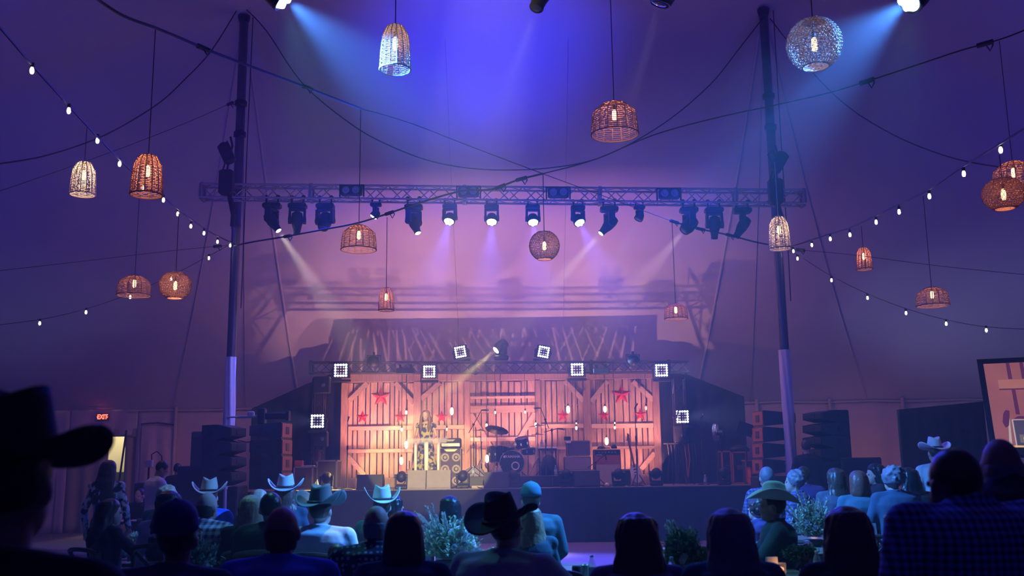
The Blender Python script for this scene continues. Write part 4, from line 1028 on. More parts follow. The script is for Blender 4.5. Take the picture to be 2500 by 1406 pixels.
# floor bottles
for px, Y, z, lb in ((1155, 24.05, zr, 'water bottle standing alone beside the exit side riser edge'), (1212, 24.0, zr, 'water bottle in front of the floor tom, nearer the exit side'), (1222, 24.0, zr, 'water bottle in front of the floor tom, nearer the bass drum'), (1357, 24.0, zr, 'water bottle at the table side corner of the riser'),
    (774, 23.9, ZD, 'water bottle beside the road case'), (1722, 23.3, ZD, 'water bottle glinting at the dark fan end of the deck')):
    bottle(on(px, Y, z), lb, .24)
# guitars
def guitar(px, pyb, Y, label, body, lean, s=1.0, z0=ZD):
    p = on(px, Y, z0); t = thing('guitar', label, 'guitar', p + V((0, 0, .06)), 0, None, s); t.rotation_euler = (R(-8), R(lean), 0)
    m = MB(); pr = []
    for i in range(28):
        a = 2 * pi * i / 28; r = .17 * (1 + .18 * cos(2 * a) + .05 * sin(a)) * (.88 if abs(cos(a)) > .9 else 1); pr.append((r * .85 * sin(a), .22 + r * 1.25 * cos(a)))
    m.prism(pr, -.022, .022); m.build('body', MT[body], t)
    MB().box((0, -.026, .28), (.12, .008, .16)).build('pickguard', MT['white'], t)
    for z in (.24, .31): MB().box((0, -.032, z), (.07, .01, .02)).build('pickup', MT['black'], t)
    MB().box((0, -.03, .66), (.045, .02, .6)).build('neck', MT['gtrneck'], t)
    h_ = MB().prism([(-.02, .95), (.025, .95), (.045, 1.1), (.01, 1.15), (-.035, 1.0)], -.035, -.015).build('headstock', MT['gtrneck'], t)
    m = MB(); 
    for i in range(6): m.cyl((-.035 - .0 * i, -.025, .98 + i * .02), (-.055, -.025, .98 + i * .02), .006, n=5)
    m.build('tuning_pegs', MT['chrome'], h_)
    g = thing('guitar_stand', 'black stand holding the ' + label, 'stand', p)
    m = MB()
    for a in (-1, 1): m.cyl((a * .16, -.15, .01), (0, .08, .35), .012)
    m.cyl((0, .22, .01), (0, .08, .35), .012); m.cyl((0, .08, .35), (.0, .12, .66), .012); m.build('frame', MT['black'], g)
    m = MB(); m.tube([(-.1, -.12, .1), (-.1, .03, .06), (.1, .03, .06), (.1, -.12, .1)], .01); m.build('cradle', MT['black'], g)
    return t
guitar(1557, 0, 24.2, 'white bodied electric guitar leaning beneath the outer red stars', 'gtrwhite', -10, 1.05)
guitar(998, 0, 24.6, 'dark electric guitar standing behind the podium', 'gtrred', 8, 1.0)
# draped grey object beside the riser
fc = lump(1158, 1160, 24.9, .62, .5, 'grey draped gear bag beside the bass cabinet', 'gear_bag', 'greygrille'); fc.location.z = ZD
# road cases exit side
def roadcase(px0, px1, py0, Y, d, label, trim='alu', mat='case', z0=ZD, name='road_case'):
    a = on(px0, Y); b = on(px1, Y); w_ = b.x - a.x; h = at((px0 + px1) / 2, py0, Y).z - z0
    t = thing(name, label, 'case', ((a.x + b.x) / 2, Y + d / 2, z0)); MB().box((0, 0, h / 2), (w_ - .02, d - .02, h - .02)).build('body', MT[mat], t)
    m = MB()
    for sx in (-1, 1):
        for sy in (-1, 1): m.box((sx * (w_ / 2 - .015), sy * (d / 2 - .015), h / 2), (.035, .035, h))
        for z in (.018, h - .018): m.box((sx * (w_ / 2 - .015), 0, z), (.035, d, .035))
    for sy in (-1, 1):
        for z in (.018, h - .018): m.box((0, sy * (d / 2 - .015), z), (w_, .035, .035))
    m.build('edge_trim', MT[trim], t); 
    m = MB(); m.bbox((0, -d / 2 - .005, h * .5), (.14, .02, .1), .004); m.build('latch', MT['chrome'], t); return t
roadcase(772, 822, 1123, 24.9, .6, 'tall road case with pale edges behind the dark floor light')
roadcase(716, 764, 1138, 24.4, .5, 'dark road case with the red box on top')
zc1 = at(740, 1138, 24.4).z
rb_ = tag(MB().bbox((0, 0, .07), (.2, .16, .14), .01).build('red_box', MT['redbox']), 'small red box standing on the front road case', 'box'); rb_.location = (on(729, 24.6).x, 24.6, zc1)
pp = tag(MB().box((0, 0, .01), (.3, .2, .02)).build('paper_stack', MT['paper']), 'flat stack of papers on the front road case', 'paper'); pp.location = (on(752, 24.6).x, 24.6, zc1)
dm = thing('oil_drum', 'dark ribbed drum barrel behind the exit side tower', 'barrel', on(763, 26.1)); MB().lathe([(.29, 0), (.29, .28), (.305, .3), (.29, .32), (.29, .6), (.305, .62), (.29, .64), (.29, .95)], n=20).build('drum', MT['case'], dm, smooth=True)
MB().lathe([(.3, .95), (.3, .98), (.02, .98)], n=20).build('lid', MT['black'], dm)
# fan, racks and cases on the fan side
fn = thing('electric_fan', 'round caged electric fan standing in the dark stage side', 'fan', on(1753, 25.3)); zf = at(1753, 1056, 25.3).z - ZD
q = Matrix.Rotation(R(62), 3, 'Z') @ Matrix.Rotation(R(90), 3, 'X')
m = MB()
for k in range(7): 
    for yy in (-.06, .06): m.tube([V((0, 0, zf)) + q @ V(((.03 + k * .032) * cos(2 * pi * i / 20), (.03 + k * .032) * sin(2 * pi * i / 20), yy * (1 - k / 9))) for i in range(20)], .005, 4, closed=True)
m.build('cage', MT['lensglass'], fn)
m = MB()
for k in range(4): a = k * pi / 2; m.bar(V((0, 0, zf)) + q @ V((.03 * cos(a), .03 * sin(a), 0)), V((0, 0, zf)) + q @ V((.19 * cos(a), .19 * sin(a), .01)), .1, .01, up=q @ V((0, .3, 1)))
m.build('blade', MT['orange'], fn)
MB().lathe([(.05, -.03), (.07, .05), (.06, .18)], (0, 0, zf), 12, q).build('motor', MT['black'], fn); m = MB(); m.cyl((0, .0, .03), (0, 0, zf - .2), .02); m.lathe([(.2, 0), (.2, .03), (.03, .06)]); m.build('pole', MT['black'], fn)
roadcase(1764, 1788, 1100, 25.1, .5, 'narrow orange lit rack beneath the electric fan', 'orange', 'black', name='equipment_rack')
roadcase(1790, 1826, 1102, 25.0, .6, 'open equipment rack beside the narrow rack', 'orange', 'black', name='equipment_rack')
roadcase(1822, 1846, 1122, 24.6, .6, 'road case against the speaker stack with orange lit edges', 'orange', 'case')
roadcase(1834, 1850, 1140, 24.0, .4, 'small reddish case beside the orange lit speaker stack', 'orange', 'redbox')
lump(1805, 1102, 25.3, .5, .16, 'black bag lying on the open equipment rack'); 
# hanging instrument straps and cables by the fan side tower
cn = thing('cable_bundle', 'bundle of hanging cables with red lit strands on the fan side tower', 'cable', on(1668, 25.35))
for k in range(9):
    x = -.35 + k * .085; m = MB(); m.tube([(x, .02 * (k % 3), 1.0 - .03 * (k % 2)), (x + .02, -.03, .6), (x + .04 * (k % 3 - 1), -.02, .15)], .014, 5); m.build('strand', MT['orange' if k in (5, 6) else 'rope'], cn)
m = MB(); m.box((0, .05, 1.0), (.9, .03, .03)); m.build('bar', MT['black'], cn)
# loose cables on the deck
for k, (px, Y) in enumerate(((1045, 23.12), (1075, 23.14), (1110, 23.12), (1170, 23.15), (1400, 23.12), (1475, 23.14), (1540, 23.2), (905, 23.05))):
    p = on(px, Y); m = MB(); m.tube([(-.3 + .6 * i / 12, .03 * sin(i * 1.3 + k), .012 + .03 * max(0, sin(i * 2.1 + k))) for i in range(13)], .01, 5)
    o = m.build('floor_cable', MT['rope']); o.location = p
    tag(o, 'black cable curling on the deck ' + ['under the podium monitors', 'beside the first podium monitor cable', 'before the cone cabinet', 'before the riser monitor', 'at the riser corner', 'before the amplifier platform', 'before the guitar stand', 'before the lone monitor'][k], 'cable')
ly = tag(MB().bbox((0, 0, .03), (.3, .12, .06), .01).build('power_strip', MT['cone']), 'pale power box on the deck between the cone cabinet and monitor', 'power strip'); ly.location = on(1167, 23.2)
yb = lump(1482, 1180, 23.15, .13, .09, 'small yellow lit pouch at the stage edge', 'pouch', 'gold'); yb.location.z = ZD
gl = thing('drinking_glass', 'small glass on the stage edge beside the dark monitor', 'glass', on(1411, 23.1)); MB().lathe([(.03, 0), (.038, .1)], n=12).build('glass', MT['glass'], gl)

# ------------------------------------------------------------ loudspeakers
def line_cab(px, pyc, hpx, wpx, Y, face, label, lit=False, group=None, z=None, tilt=0, opn=False):
    """one wedge cabinet of a stack. face: yaw of its front"""
    k = 1 / ppm(Y); w_, h, d = wpx * k, hpx * k, .74
    p = at(px, pyc, Y); t = thing('loudspeaker', label, 'speaker', p, face, group); t.rotation_euler = (R(tilt), 0, face)
    m = MB(); hb = h * .62; hf = h
    if opn: hb, hf = h * 1.08, h * .6
    dm_ = -d * .05 if opn else 0; hm_ = hb if opn else (hb + hf) / 2
    pr = [(-d / 2, -hf / 2), (dm_, -hm_ / 2), (d / 2, -hb / 2), (d / 2, hb / 2), (dm_, hm_ / 2), (-d / 2, hf / 2)]; n = 6
    m.add([V((sx * w_ / 2, y, z)) for sx in (-1, 1) for y, z in pr], [tuple(range(n)), tuple(reversed(range(n, 2 * n)))] + [(i, n + i, n + (i + 1) % n, (i + 1) % n) for i in range(n)]); m.build('cabinet', MT['blackplastic'], t)
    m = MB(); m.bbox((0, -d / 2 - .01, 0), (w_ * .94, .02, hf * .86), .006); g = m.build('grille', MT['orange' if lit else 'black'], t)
    m = MB(); m.box((0, -d / 2 - .024, 0), (w_ * .3, .012, hf * .45)); m.build('horn', MT['black'], g)
    for sx in (-1, 1): MB().box((sx * (w_ / 2 + .005), d * .2, 0), (.012, .14, hb * .4)).build('handle', MT['black'], t)
    return t
gL, gR = 'loudspeakers in the exit side stacks', 'loudspeakers in the screen side stacks'
nm = ['topmost', 'second', 'third', 'lowest']
for k in range(4):
    line_cab(547, 1056 + k * 37, 34, 60, 21.3, R(66), f'{nm[k]} cabinet of the curved black speaker stack with open gaps', False, gL, tilt=-k * 1.5, opn=True)
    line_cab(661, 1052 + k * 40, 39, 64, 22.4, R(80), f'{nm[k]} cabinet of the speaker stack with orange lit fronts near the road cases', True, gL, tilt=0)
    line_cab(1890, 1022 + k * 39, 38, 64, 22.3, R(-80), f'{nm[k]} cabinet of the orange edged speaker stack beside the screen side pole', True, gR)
for k in range(4):
    line_cab(2015, 1017 + k * 31, 28 if k else 26, 66, 21.5, R(-62), f'{nm[k]} cabinet of the open gapped speaker stack before the tan tent wall', False, gR, tilt=-k * 1.5, opn=True)
def block(px0, px1, py0, py1, Y, d, label, name='speaker_box', mat='blackplastic', z0=None, group=None):
    a, b = at(px0, py1, Y), at(px1, py0, Y); z0 = a.z if z0 is None else z0
    t = thing(name, label, 'speaker' if 'speaker' in name else 'box', ((a.x + b.x) / 2, Y + d / 2, z0), 0, group)
    MB().bbox((0, 0, (b.z - z0) / 2), (b.x - a.x, d, b.z - z0), .02).build('body', MT[mat], t)
    MB().bbox((0, -d / 2 - .005, (b.z - z0) / 2), ((b.x - a.x) * .88, .015, (b.z - z0) * .9), .004).build('grille', MT['black'], t)
    for sx in (-1, 1): MB().box((sx * ((b.x - a.x) / 2 + .004), 0, (b.z - z0) * .6), (.01, .14, .05)).build('handle', MT['black'], t)
    return t
block(464, 500, 1053, 1126, 23.4, .5, 'tall square black speaker behind the curved exit side stack', z0=.02)
block(500, 582, 1186, 1200, 21.9, .8, 'wide black subwoofer under the curved speaker stack', z0=.02, name='subwoofer_speaker')
block(616, 700, 1200, 1215, 22.1, .7, 'low black subwoofer under the orange fronted stack', z0=.02, name='subwoofer_speaker')
block(1852, 1936, 1162, 1200, 22.0, .7, 'low black subwoofer under the screen side speaker stack', z0=.02, name='subwoofer_speaker')
block(1975, 2058, 1126, 1180, 21.2, .6, 'black subwoofer under the gapped screen side stack', z0=.02, name='subwoofer_speaker')
block(2030, 2072, 1000, 1066, 21.9, .4, 'square black speaker behind the gapped screen side stack', z0=.02)
block(2058, 2152, 1116, 1190, 21.0, .5, 'long black equipment table skirt below the tan tent wall', z0=.02, name='equipment_box')
block(430, 500, 1137, 1200, 21.5, .6, 'black mixing desk case behind the standing man', z0=.02, name='equipment_box')
block(325, 352, 1178, 1220, 21.0, .5, 'black crate behind the seated man by the doorway', z0=.02, name='equipment_box')
# music stand in the dark stage side
ms = thing('music_stand', 'black music stand with a lit paper beside the orange edged stack', 'music stand', on(1826, 24.5)); zz = at(1826, 1047, 24.5).z - ZD
MB().bbox((0, 0, zz), (.4, .02, .3), .005, Matrix.Rotation(R(20), 3, 'Y')).build('desk', MT['black'], ms); m = MB(); m.cyl((0, .02, .02), (0, .02, zz), .014); m.lathe([(.16, 0), (.03, .05)]); m.build('pole', MT['black'], ms)
# camera rig on the pole wrap
cr = thing('video_camera', 'video camera clamped to the padded exit side pole', 'camera', at(640, 1016, 21.6))
m = MB(); m.bbox((0, 0, 0), (.16, .2, .34), .02); m.build('camera_body', MT['black'], cr)
m = MB(); m.bbox((.3, 0, .0), (.5, .14, .14), .02); m.bbox((.56, 0, 0), (.06, .2, .22), .02); m.build('lens_barrel', MT['black'], cr)
m = MB(); m.cyl((-.1, 0, 0), (-.62, .25, 0), .03); m.bbox((-.25, 0.05, .04), (.14, .1, .14), .02); m.tube([(-.6 + .0, .4 - .24 * cos(a), .0) if False else (-.66 + .2 * cos(a), .4 + .2 * sin(a), 0) for a in [i * 2 * pi / 16 for i in range(16)]], .02, 5, closed=True); m.build('clamp_arm', MT['alu'], cr)
m = MB(); m.tube([(0, 0, -.17), (0, 0, -.4), (-.1, 0, -.5), (-.3, 0, -.55), (-.5, 0, -.5)], .012); m.build('cable', MT['rope'], cr)

# exit sign
ex = thing('exit_sign', 'glowing red EXIT sign above the tent doorway', 'sign', at(250, 1018, YW - .12))
MB().bbox((0, .05, 0), (.34, .06, .2), .01).build('housing', MT['black'], ex)
text('EXIT', .19, MT['exitred'], ex, (0, 0, 0), bold=.006, sx=.78)
for s_ in (-1, 1): MB().prism([(s_ * .165, 0), (s_ * .14, .03), (s_ * .14, -.03)], -.01, 0).build('arrow', MT['exitred'], ex)

# ------------------------------------------------------------ video screen
c00, c01, c10 = at(2395, 884, 15.5), at(2428, 1092, 15.0), at(2760, 868, 14.2); c11 = c01 + (c10 - c00)
vs_ = thing('video_screen', 'large video screen showing the barn boards and an amplifier', 'screen', c01)
ux = (c10 - c00); uz = (c00 - c01); nrm = ux.cross(uz).normalized()
if nrm.y > 0: nrm = -nrm
def SP(u, v, o=0): return uz * v + ux * u + nrm * o
def spoly(pts, name, mat, o=.01, th=.006, par=None):
    m = MB(); n = len(pts); vs = [SP(u, v, o) for u, v in pts] + [SP(u, v, o - th) for u, v in pts]
    m.add(vs, [tuple(range(n)), tuple(reversed(range(n, 2 * n)))] + [(i, n + i, n + (i + 1) % n, (i + 1) % n) for i in range(n)]); return m.build(name, mat, par or vs_)
def rect(u0, v0, u1, v1): return [(u0, v0), (u1, v0), (u1, v1), (u0, v1)]
def scr(n, c, s=1.0): 
    m = M(n, tuple(x * .1 for x in c), .6, emit=c, estr=s, var=.05, nscale=3, sample=False)
    nt = m.node_tree; b = nt.nodes['Principled BSDF']; nz = [x for x in nt.nodes if x.type == 'TEX_NOISE'][0]
    mm = nt.nodes.new('ShaderNodeMapRange'); mm.inputs[3].default_value = s * .8; mm.inputs[4].default_value = s * 1.2
    nt.links.new(nz.outputs[0], mm.inputs[0]); nt.links.new(mm.outputs[0], b.inputs['Emission Strength']); return m
S1, S2, S3, S4, S5, S6 = scr('picture_board', (.36, .115, .13), .8), scr('picture_gap', (.12, .03, .10), .8), scr('picture_rail', (.44, .16, .14), .85), scr('picture_amp', (.07, .055, .1), 1), scr('picture_gold', (.75, .5, .2), 1), scr('picture_edge', (.5, .4, .4), .9)
fr_ = MB()
m = MB(); m.add([SP(-.03, -.08, -.01), SP(1, -.08, -.01), SP(1, 1.04, -.01), SP(-.03, 1.04, -.01), SP(-.03, -.08, -.12), SP(1, -.08, -.12), SP(1, 1.04, -.12), SP(-.03, 1.04, -.12)], [(0, 1, 2, 3), (7, 6, 5, 4), (0, 4, 5, 1), (1, 5, 6, 2), (2, 6, 7, 3), (3, 7, 4, 0)]); m.build('frame', MT['black'], vs_)
m = MB(); 
for s_ in (-.02, .5): m.cyl(SP(s_, -.05, -.2), V((SP(s_, 0, 0).x, SP(s_, 0, 0).y + .3, -c01.z + .02)), .04)
m.build('leg', MT['alu'], vs_)
u0 = .015
pic = spoly(rect(u0, .0, .99, .975), 'picture', S1, .005)
for a, b in ((.19, .155 + .0), (.285, .0)):
    pass
def gap(u, v0, v1, wd=.028): spoly([(u, v0), (u + wd, v0), (u + wd * .9, v1), (u, v1)], 'picture_gap', S2, .008)
for u in (.175, .27, .42, .53, .66, .8): gap(u, .78, .975); gap(u + .01, .37 if u < .4 else .3, .66)
spoly(rect(.10, .67, .99, .775), 'picture_rail', S3, .011); spoly([(.10, .655), (.99, .655), (.99, .67), (.10, .67)], 'picture_shadow', S2, .0095)
spoly(rect(.155, .0, .6, .31), 'picture_amplifier', S4, .013); spoly(rect(.150, .0, .160, .31), 'picture_edge', S6, .014); spoly(rect(.155, .302, .6, .312), 'picture_edge', S6, .014)
spoly(rect(.185, .05, .55, .14), 'picture_controls', scr('picture_panel', (.16, .13, .12), 1), .015)
for k in range(5): spoly([(.22 + k * .05 + .012 * cos(a), .095 + .024 * sin(a)) for a in [i * pi / 4 for i in range(8)]], 'picture_knob', S6, .017)
spoly([(.27, .245), (.5, .245), (.42, .185), (.36, .2), (.29, .235)], 'picture_emblem', S5, .017)
spoly([(.085, .28), (.1, .38), (.12, .42), (.145, .41), (.14, .34), (.125, .24), (.1, .22)], 'picture_headstock', S2, .016); spoly([(.105, 0), (.125, 0), (.14, .36), (.13, .36)], 'picture_neck', S6, .015)
spoly([(.165, .32), (.2, .35), (.3, .345), (.42, .36), (.5, .32)], 'picture_cloth', S2, .012)
spoly(rect(.1, -.0, .6, .018), 'picture_gold_edge', S5, .018)
# ------------------------------------------------------------ people
def remesh(mb, vox, smooth=4, post=None, name='m'):
    me = bpy.data.meshes.new('t'); me.from_pydata([tuple(p) for p in mb.v], [], mb.f)
    o = bpy.data.objects.new('t', me); col.objects.link(o)
    r = o.modifiers.new('r', 'REMESH'); r.mode = 'VOXEL'; r.voxel_size = vox
    if smooth: s = o.modifiers.new('s', 'SMOOTH'); s.iterations = smooth; s.factor = .5
    dg = bpy.context.evaluated_depsgraph_get(); out = bpy.data.meshes.new_from_object(o.evaluated_get(dg))
    bpy.data.objects.remove(o); bpy.data.meshes.remove(me); out.name = name
    out.materials.clear(); smooth_all(out)
    return out
def limb(mb, pts, rs, n=10):
    pts = [V(p) for p in pts]
    for i in range(len(pts) - 1): mb.cyl(pts[i], pts[i + 1], rs[i], rs[i + 1], n)
    for p, r in zip(pts, rs): mb.ball(p, r * 1.0, n, 7)
def ering(c, a, b, n=18, sq=2.3, tilt=0):
    out = []
    for i in range(n):
        t = 2 * pi * i / n; cx, sx = cos(t), sin(t)
        out.append(V((c[0] + a * (abs(cx) ** (2 / sq)) * (1 if cx > 0 else -1), c[1] + b * (abs(sx) ** (2 / sq)) * (1 if sx > 0 else -1), c[2] + tilt * sx * b)))
    return out
# skeletons, facing +y, heights for a 1.30 m seated head top / 1.75 m standing head top
def skel(pose):
    if pose.startswith('sit'):
        S = dict(hip=V((.10, .0, .53)), knee=V((.13, .42, .52)), ank=V((.13, .40, .10)), toe=V((.14, .56, .05)), sh=V((.175, -.03, 1.02)), neck=V((0, -.02, 1.06)), head=V((0, .02, 1.185)))
        if pose == 'sit_table': S.update(elb=V((.25, .08, .78)), wri=V((.13, .30, .80)))
        elif pose == 'sit_lean': S.update(elb=V((.34, .12, .80)), wri=V((.20, .34, .80)))
        else: S.update(elb=V((.24, .02, .76)), wri=V((.14, .26, .62)))
        S['torso'] = [(0, 0, .46, .17, .13), (0, 0, .56, .165, .125), (0, -.01, .70, .145, .10), (0, -.02, .85, .165, .11), (0, -.03, .96, .19, .11), (0, -.03, 1.03, .165, .085), (0, -.02, 1.07, .09, .065)]
    else:
        S = dict(hip=V((.09, .0, .93)), knee=V((.10, .02, .50)), ank=V((.10, -.02, .09)), toe=V((.12, .14, .04)), sh=V((.18, -.01, 1.43)), neck=V((0, 0, 1.48)), head=V((0, .03, 1.625)))
        if pose == 'stand_hunch': S.update(neck=V((0, .03, 1.44)), head=V((0, .09, 1.535)))
        if pose == 'stand_read': S.update(elb=V((.24, .02, 1.15)), wri=V((.13, .24, 1.12)))
        elif pose == 'stand_podium': S.update(elb=V((.23, .0, 1.16)), wri=V((.20, .24, 1.10)))
        else: S.update(elb=V((.26, -.03, 1.15)), wri=V((.27, .07, .90)))
        S['torso'] = [(0, 0, .86, .155, .11), (0, 0, .97, .165, .115), (0, 0, 1.10, .14, .10), (0, 0, 1.25, .165, .115), (0, -.01, 1.37, .19, .11), (0, -.01, 1.44, .165, .085), (0, 0, 1.48, .09, .065)]
    return S
def mir(p, s): return V((p.x * s, p.y, p.z))
def turned(mb, v0, c, ang, nod):
    q = Matrix.Rotation(ang, 3, 'Z') @ Matrix.Rotation(nod, 3, 'X')
    for i in range(v0, len(mb.v)): mb.v[i] = c + q @ (mb.v[i] - c)
def head_parts(mb, h):
    mb.ball(h + V((0, -.01, .015)), (.073, .092, .10), 16, 12)
    mb.ball(h + V((0, .03, -.045)), (.055, .062, .072), 14, 10)           # jaw
    mb.ball(h + V((0, .062, -.088)), (.026, .022, .02), 8, 6)             # chin
    mb.loft([ering(h + V((0, .085, -.04)), .018, .020, 8, 2), ering(h + V((0, .082, -.01)), .012, .016, 8, 2), ering(h + V((0, .078, .02)), .009, .010, 8, 2)])   # nose
    for s in (-1, 1): mb.ball(h + V((s * .075, -.005, -.01)), (.014, .024, .034), 8, 6)   # ears
    mb.ball(h + V((0, .078, -.058)), (.024, .012, .009), 8, 6)
def hand_into(mb, w_, d, s, up=V((0, 0, 1))):
    """palm and five fingers from wrist w_ along d; s = side of the thumb"""
    d = d.normalized(); x = d.cross(up).normalized() * s; u = up
    mb.ball(w_ + d * .05, (.038, .046, .018), 10, 6, Matrix((x, d, u)).transposed())
    for i, L in enumerate((.062, .072, .068, .052)):
        b = w_ + d * .085 + x * (.026 - i * .0175); m1 = b + d * L * .55 - u * .006; m2 = b + d * L * .9 - u * .022
        mb.tube([b - d * .02, b, m1, m2], [.0095, .0095, .0085, .007], 6)
    b = w_ + x * .032 + d * .03; mb.tube([b - x * .015, b + x * .012 + d * .02, b + x * .018 + d * .05 - u * .008], [.011, .0105, .008], 6)
_cache = {}
def body_mesh(pose, turn, nod, female):
    key = ('b', pose, turn, nod, female)
    if key in _cache: return _cache[key]
    S = skel(pose); mb = MB(); k = .88 if female else 1
    mb.loft([ering((a[0], a[1], a[2]), a[3] * .9 * k, a[4] * .88) for a in S['torso']])
    for s in (-1, 1):
        limb(mb, [mir(S['hip'], s), mir(S['knee'], s), mir(S['ank'], s)], [.078 * k, .052, .038]); limb(mb, [mir(S['ank'], s), mir(S['toe'], s)], [.04, .032])
        shp = mir(S['sh'], s); shp.x *= k
        limb(mb, [shp, mir(S['elb'], s), mir(S['wri'], s)], [.052 * k, .040 * k, .027])
    limb(mb, [S['neck'] - V((0, 0, .03)), S['head'] - V((0, .0, .06))], [.056 * k, .050 * k])
    v0 = len(mb.v); head_parts(mb, S['head']); turned(mb, v0, S['head'] - V((0, .02, .09)), turn, nod)
    me = remesh(mb, .0115, 3)
    hm = MB(); h = S['head']; v0 = 0
    for s in (-1, 1): hm.mi = 1; hm.ball(h + V((s * .030, .076, .004)), .012, 8, 6); hm.mi = 2; hm.ball(h + V((s * .030, .084, .003)), .006, 6, 5)
    hm.mi = 3; hm.ball(h + V((0, .088, -.058)), (.022, .008, .006), 8, 5)
    turned(hm, 0, S['head'] - V((0, .02, .09)), turn, nod); hm.mi = 0
    for s in (-1, 1):
        a = mir(S['elb'], s); b = mir(S['wri'], s); hand_into(hm, b - (b - a).normalized() * .01, (b - a), -s if True else s)
    hme = hm.mesh('h', [MT['eye']] * 4); smooth_all(hme)
    o1 = bpy.data.objects.new('x', me)
    import bmesh
    bm = bmesh.new(); bm.from_mesh(me); bm.from_mesh(hme); bm.to_mesh(me); bm.free(); bpy.data.objects.remove(o1)
    _cache[key] = me; return me
def shirt_mesh(pose, sleeve, female, bulk):
    key = ('s', pose, sleeve, female, bulk)
    if key in _cache: return _cache[key]
    S = skel(pose); mb = MB(); k = (.90 if female else 1.0) * bulk
    mb.loft([ering(a[:3], (a[3] + .014) * k, (a[4] + .016) * (bulk + .03), sq=2.5) for a in S['torso'][:-1]] + [ering((S['torso'][-1][0], S['torso'][-1][1], S['torso'][-1][2] - .002), .082, .072)])
    for s in (-1, 1):
        limb(mb, [S['neck'] + V((s * .03, -.01, -.015)), mir(S['sh'], s) * 1.0], [.048, .058])
        shp = mir(S['sh'], s) - V((0, 0, .018)); shp.x *= k; e = mir(S['elb'], s); e.x *= (.5 + .5 * bulk); w_ = mir(S['wri'], s)
        end = w_ - (w_ - e) * .08 if sleeve == 'long' else e
        if sleeve == 'long': limb(mb, [shp, e, end], [.060 * k, .054 * k, .040])
        elif sleeve == 'short': limb(mb, [shp, shp.lerp(e, .62)], [.070 * k, .062 * k])
        mb.ball(shp + V((-s * .05, 0, -.02)), (.075 * k, .07, .06), 10, 8)
    # collar ring
    c = S['torso'][-1]; mb.tube([V((c[0] + .066 * cos(2 * pi * i / 16), c[1] + .06 * sin(2 * pi * i / 16) , c[2] + .012 - .012 * sin(2 * pi * i / 16))) for i in range(16)], .014, 6, closed=True)
    # folds
    for i in range(5): 
        z = S['torso'][2][2] + i * .035; mb.tube([V((S['torso'][2][3] * k * 1.03 * cos(t), -.01 - S['torso'][2][4] * 1.1 * abs(sin(t)) * bulk, z + .02 * sin(t * 3 + i))) for t in [pi * (.15 + .7 * j / 8) for j in range(9)]], .012, 5)
    me = remesh(mb, .015, 3); _cache[key] = me; return me
def trouser_mesh(pose):
    key = ('t', pose)
    if key in _cache: return _cache[key]
    S = skel(pose); mb = MB(); T = S['torso']
    mb.loft([ering(T[0][:3], T[0][3] + .022, T[0][4] + .024), ering(T[1][:3], T[1][3] + .02, T[1][4] + .022), ering((T[1][0], T[1][1], T[1][2] + .07), T[1][3], T[1][4] + .012)])
    for s in (-1, 1): limb(mb, [mir(S['hip'], s), mir(S['knee'], s), mir(S['ank'], s)], [.098, .068, .052]); 
    me = remesh(mb, .02, 2)
    _cache[key] = me; return me
def shoe_mesh(pose):
    key = ('sh', pose)
    if key in _cache: return _cache[key]
    S = skel(pose); mb = MB()
    for s in (-1, 1): mb.bbox(mir(S['toe'], s) + V((0, -.06, -.0)), (.10, .28, .09), .03); mb.cyl(mir(S['ank'], s) - V((0, 0, .04)), mir(S['ank'], s) + V((0, 0, .05)), .055, .06, 10)
    me = mb.mesh('shoes', [MT['black']]); _cache[key] = me; return me
